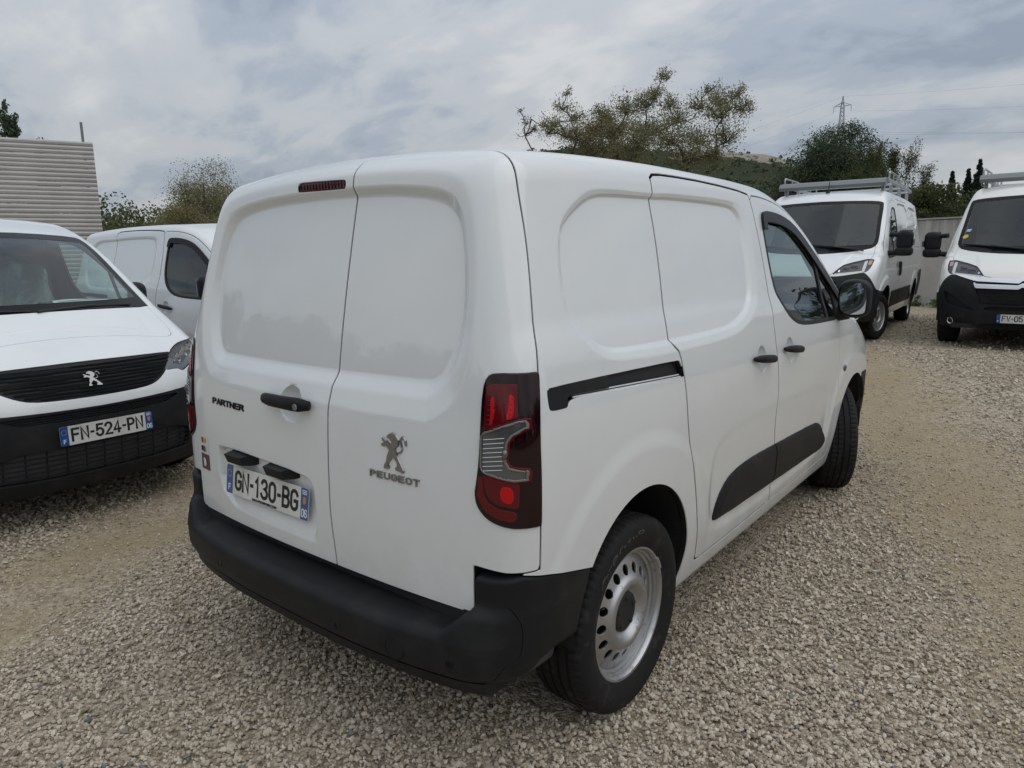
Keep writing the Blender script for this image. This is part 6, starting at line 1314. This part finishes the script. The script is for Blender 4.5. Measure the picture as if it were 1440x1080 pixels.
# ------------------------------------------------------------------ trees and plants
TG = 'trees beyond the yard wall'
puff_tree('almond_tree', polar(-25.4, 24.2), boughs(955, 357, 41.5, [(926, 143, 11), (915, 158, 14), (905, 172, 20), (936, 170, 15), (882, 186, 20), (908, 202, 26), (948, 192, 20), (862, 214, 22), (900, 234, 32), (940, 226, 28), (978, 180, 15), (1000, 168, 20), (1022, 160, 14), (1003, 194, 22), (1028, 186, 16), (976, 214, 24), (1012, 218, 20), (962, 248, 28), (868, 244, 26), (1000, 244, 20), (985, 156, 9)]), 41, 'tall gnarled sparse tree behind the near van roof, tallest of the yard trees', M_['olive'], 1000, .066, TG, ((0, 0), (-.7, 0)))
puff_tree('almond_tree', polar(-34.4, 26), boughs(794, 359, 38, [(795, 156, 9), (790, 170, 14), (806, 186, 17), (778, 192, 14), (796, 204, 20), (772, 210, 15), (810, 216, 20)]), 12, 'slender sparse tree over the middle of the near van roof', M_['olive'], 750, .062, TG, r0=.10)
puff_tree('almond_tree', polar(-31.6, 26), boughs(842, 359, 38, [(840, 180, 11), (850, 194, 16), (826, 198, 15), (842, 214, 22), (818, 220, 20), (866, 208, 18), (840, 240, 28), (872, 236, 24)]), 77, 'mid sized yellowish tree between the slender and the tallest tree', M_['ochre'], 1200, .066, TG, r0=.10)
puff_tree('almond_tree', polar(-37.2, 26), boughs(748, 359, 38, [(736, 178, 5), (745, 190, 9), (757, 198, 10), (768, 200, 11), (742, 204, 9)]), 31, 'low thin bare tree, leftmost over the near van roof', M_['olive'], 450, .06, TG, r0=.06)
clumpy('scrub_bush', polar(-29.5, 28), (7.0, 3.5, 5.2), 3, 'dense olive green bush spreading below the sparse trees', M_['ochre'], 17000, .12, 'bushes beyond the yard', nb=60)
clumpy('scrub_bush', polar(-22.5, 29), (5.0, 3.5, 3.7), 9, 'yellow green bush right of the tallest tree', M_['ochre'], 13000, .12, 'bushes beyond the yard', nb=50)
clumpy('pine_tree', polar(-14.6, 45), (7.4, 6.0, 9.3), 8, 'broad dark green pine tree under the pylon', M_['pine'], 110000, .135, cat='tree', nb=150, hollow=.45, elong=2.6)
clumpy('holm_oak', polar(-13.7, 33), (2.6, 2.4, 3.9), 18, 'small round olive bush between the pine and the racked van', M_['bush'], 8000, .11, 'bushes beyond the yard', nb=28)
tree('almond_tree', polar(-10.9, 40), 6.2, 55, 'loose pale tree with bare twigs right of the pine', M_['bush'], 26000, .085, 2, 4, 3, .5, .36, .10, (.12, 0), .32, .2, .3, TG, 2.2, (.55, .55, 1))
clumpy('laurel_bush', polar(-9.7, 24.0), (2.4, 2.2, 4.1), 21, 'green bush above the wall beside the racked van', M_['bush'], 16000, .085, 'bushes beyond the yard', nb=44)
clumpy('laurel_bush', polar(-7.6, 24.5), (2.0, 2.0, 3.8), 22, 'green bush above the wall next to the cream van', M_['bush'], 14000, .085, 'bushes beyond the yard', nb=40)
for k, (az, h, w, lab) in enumerate(((-7.35, 6.8, .40, 'shortest cypress, left one of the group behind the wall'), (-6.45, 6.9, .42, 'middle cypress of the group behind the wall'), (-5.85, 7.5, .48, 'tallest cypress of the group above the cream van'), (-3.0, 6.4, .42, 'lone cypress at the right above the cream van rack'))):
    def shp(t, g, h=h, w=w): z = t * h; r = w * 1.7 * (1 - .95 * max(0, (t - .25) / .75) ** 1.5) * (.55 + .45 * min(1, t / .2)); a = g.uniform(0, 6.28); return np.array((math.cos(a) * r * .45, math.sin(a) * r * .45, z)), max(r * .75, .07)
    clumpy('cypress_tree', polar(az, 60), (1, 1, h), 60 + k, lab, M_['cypress'], 14000, .16, 'cypresses beyond the wall', cat='tree', nb=130, shape=shp, elong=3)
clumpy('fig_tree', polar(-61.7, 28), (4.6, 4.0, 5.2), 91, 'rounded grey green tree left of the near van', M_['olive'], 40000, .058, 'trees at the left of the yard', cat='tree', nb=80, hollow=.35)
clumpy('scrub_bush', polar(-62.6, 25), (4.6, 2.4, 3.35), 13, 'olive brown hedge bush below the rounded tree', M_['ochre'], 34000, .06, 'bushes beyond the yard', nb=60)
clumpy('scrub_bush', polar(-65.4, 34), (2.6, 2.0, 3.4), 14, 'brownish bush between the cladding screen and the rounded tree', M_['bush'], 30000, .05, 'bushes beyond the yard', nb=40)
tree('conifer', polar(-74.0, 34), 7.0, 34, 'dark tree top showing over the cladding screen', M_['pine'], 9000, .15, 1, 4, 3, .45, .38, .14, (0, 0), .25, .3, .16, 'trees at the left of the yard', 2.5, (.62, .62, 1))
def weeds():
    g = np.random.default_rng(4); P = []; d = (WALL_B - WALL_A) / np.linalg.norm(WALL_B - WALL_A); nrm = np.array((d[1], -d[0]))
    for k in range(90):
        t = g.uniform(13, 34); c = WALL_A + d * t + nrm * g.uniform(.12, .55); h = g.uniform(.08, .34) * (1.3 if g.random() < .15 else 1); n = 70; u = g.random(n)
        P.append(np.stack([c[0] + g.normal(0, .10, n) * (1 - u * .4), c[1] + g.normal(0, .08, n), .225 + u * h], 1))
    o = leaves(np.concatenate(P), .075, g, M_['weed'], 'weeds', None, 1.8, .5); tag(o, kind='stuff')
weeds()
# ------------------------------------------------------------------ vans
GS = 'small white panel vans'; GL = 'large white vans with roof racks'
van1 = make_partner()
near = van1; tag(near, 'white panel van seen from behind with open view of both rear doors', 'van', GS)
def put(o, x, y, rz, z=0.): o.location = (x, y, z); o.rotation_euler = (0, 0, rz)
left = copy_tree(near); put(left, -6.805, .136, -1.521); left['label'] = 'white van facing us with black bumper and silver lion grille'
for m in kids(left):          # its mirrors are folded back against the doors
    if m.name.startswith('door_mirror'):
        sg = 1 if m.location.x > 0 else -1; hx, hy = sg * .895, 3.13; q = -sg * R(58); dx, dy = m.location.x - hx, m.location.y - hy
        m.location.x = hx + math.cos(q) * dx - math.sin(q) * dy; m.location.y = hy + math.sin(q) * dx + math.cos(q) * dy; m.rotation_euler[2] = q
mid = copy_tree(near); put(mid, -7.20, 2.76, -1.52, .03); mid['label'] = 'white van side on behind the front-facing van at the left'
far_ = copy_tree(near); put(far_, -8.2, 5.6, -1.52, .06); far_['label'] = 'white van of which only the roof shows behind two others'
plate_ = number_plate(((-.237, .064, .706), (1, 0, 0), (0, .13, .991), (0, -.991, .13)), 'GN-130-BG', near)
lettering('dealer_lettering', 'GROUPEDISPARE.COM', ((-.318, .0515, .6545), (1, 0, 0), (0, .13, .991), (0, -.991, .13)), .155, .009, M_['ink'], plate_, .0012, .02)
number_plate(((-.02, 4.402, .562), (-1, 0, 0), (0, -.02, 1), (0, 1, .02)), 'FN-524-PN', left)
def sticker(x0, x1, z0, z1, m, name='sticker'):
    V = []
    for z in (z0, z1):
        for x in np.linspace(x0, x1, 5): p, n = surf(partner_F, (x, -.4, z), (0, 1, 0)); V.append(p + n * .0012)
    return mesh_obj(name, V, [(i, i + 1, i + 6, i + 5) for i in range(4)], M_[m], near)
s1 = sticker(-.722, -.652, .768, .836, 'sticker'); sticker(-.722, -.648, .700, .764, 'brown_ink')
p, n = surf(partner_F, (-.716, -.4, .776), (0, 1, 0)); strokes('sticker_lettering', 'SD', (p + n * .002, np.array((.97, -.2, 0)), np.array((0, .02, 1)), n), .052, .022, .005, M_['ink'], s1, .0008, gap=.3)
for k, c in enumerate(('red_ink', 'yellow_ink')):
    p, n = surf(partner_F, (-.712 + k * .022, -.4, .810), (0, 1, 0)); MB().prism([(0, 0), (.02, 0), (.02, .022), (0, .022)], (p + n * .0015, (.97, -.2, 0), (0, 0, 1), n), .0008).build('flag_patch', M_[c], s1)
p, n = surf(partner_F, (-.692, -.4, .730), (0, 1, 0)); MB().prism([(.018 * math.cos(t), .018 * math.sin(t)) for t in np.linspace(0, 6.28, 17)[:-1]], (p + n * .0015, (.97, -.2, 0), (0, 0, 1), n), .0008).build('round_mark', M_['sticker'], near)
for sg in (-1, 1):
    fr = frame_at(partner_F, (sg * 1.3, 3.235, .838), (-sg, 0, 0)); V, Fs = lathe([(0, .022), (.006, .021), (.012, .014), (.014, 0)], 18); V = np.array(V)
    smooth_build(MB().add(fr[0] + V[:, :1] * fr[3] + V[:, 1:2] * fr[1] * 1.25 + V[:, 2:] * fr[2], Fs), 'side_repeater', M_['lamp_clear'], near)
def world_pt(v, p): c, s = math.cos(v.rotation_euler[2]), math.sin(v.rotation_euler[2]); return np.array((v.location[0] + c * p[0] - s * p[1], v.location[1] + s * p[0] + c * p[1], v.location[2] + p[2]))
def paper(v, P, label):
    Q = [world_pt(v, p) for p in P]; n = 6; V = []
    for i in range(n + 1):
        t = i / n; w = .006 * math.sin(t * 5)
        for a, b in ((Q[0], Q[1]), (Q[3], Q[2])): q = a + (b - a) * t; V.append((q[0], q[1], q[2] + w))
    o = mesh_obj('paper_sheet', V, [(2 * i, 2 * i + 1, 2 * i + 3, 2 * i + 2) for i in range(n)], M_['paper'], smooth=True); tag(o, label, 'paper')
    for k in range(4):
        a = Q[0] + (Q[3] - Q[0]) * (.2 + .17 * k); b = Q[1] + (Q[2] - Q[1]) * (.2 + .17 * k); u = b - a; w = (Q[3] - Q[0]) * .05
        l = [a + u * .06, a + u * (.9 if k != 1 else .5), a + u * (.9 if k != 1 else .5) + w, a + u * .06 + w]; mesh_obj('printed_line', [(q[0], q[1], q[2] + .012) for q in l], [(0, 1, 2, 3)], M_['fabric'], o)
paper(left, [(-.16, 3.60, 1.222), (-.56, 3.54, 1.222), (-.57, 3.36, 1.275), (-.20, 3.38, 1.275)], 'white printed sheet lying on the dashboard behind the windscreen')
LV1 = make_large_van('paint', False, R(-14)); put(LV1, -1.52, 14.71, 3.2, .235); tag(LV1, 'large white van with roof rack and grey wind deflector in front of the wall', 'van', GL)
LV2 = make_large_van('warm', True); put(LV2, 1.56, 15.13, 3.12, .205); tag(LV2, 'cream white large van with chrome chevron grille and number plate', 'van', GL)
paper(LV1, [(-.30, 4.60, 1.30), (-.70, 4.52, 1.30), (-.70, 4.42, 1.33), (-.32, 4.48, 1.33)], 'white sheet on the dashboard of the racked van')
# plate on the cream van (its tail runs out of the picture)
def short_plate():
    fr = ((-.02, 5.418, .446), (-1, 0, 0), (0, 0, 1), (0, 1, 0)); pl = number_plate(fr, '', LV2, dep='', name='number_plate')
    strokes('plate_number', 'FV-05', (np.array(fr[0]) + np.array((.203, .005, -.037)), fr[1], fr[2], fr[3]), .225, .078, .0115, M_['ink'], pl, .0008, gap=.42, narrow={'-': .55})
short_plate()
for x, z, m, rr in ((.80, 1.512, 'yellow_ink', .038), (.775, 1.60, 'plate_lblue', .030)):
    p, n = surf(large_F, (x, 5.4, z), (0, -1, 0)); rt = np.cross((0, 0, 1), n); rt /= np.linalg.norm(rt); up = np.cross(n, rt); pts = [(rr * math.cos(t), rr * math.sin(t)) for t in np.linspace(0, 6.28, 21)[:-1]] if m == 'yellow_ink' else [(-.03, -.025), (.03, -.025), (.03, .025), (-.03, .025)]
    MB().prism(pts, (p + n * .002, rt, up, n), .001).build('windscreen_sticker', M_[m], LV2)
# clear film over the passenger seat of the front-facing van
def film():
    c = world_pt(left, (.40, 2.45, 0)); g = np.random.default_rng(6)
    def F(x, y, z): return smax(smax(np.abs(x) - .25 - .05 * np.sin(z * 9 + y * 6), np.abs(y + .24 + .22 * (z - 1.0)) - .13 - .025 * np.sin(x * 17 + z * 8), .1), np.abs(z - 1.12) - .46 - .04 * np.sin(x * 11), .12)
    V, N, T = isosurf(F, (-.42, -.75, .5), (.42, .3, 1.75), .03, lip=2.2); a = -1.521; ca, sa = math.cos(a), math.sin(a); Q = np.array((-.42, 2.50, 0)); V = V + Q
    W = np.stack([left.location[0] + ca * V[:, 0] - sa * V[:, 1], left.location[1] + sa * V[:, 0] + ca * V[:, 1], V[:, 2]], 1); N2 = np.stack([ca * N[:, 0] - sa * N[:, 1], sa * N[:, 0] + ca * N[:, 1], N[:, 2]], 1)
    o = mesh_obj('seat_cover', W, T.astype(np.int32), M_['film'], N=N2); tag(o, 'crumpled pale plastic film over the seat behind the windscreen', 'seat cover')
film()
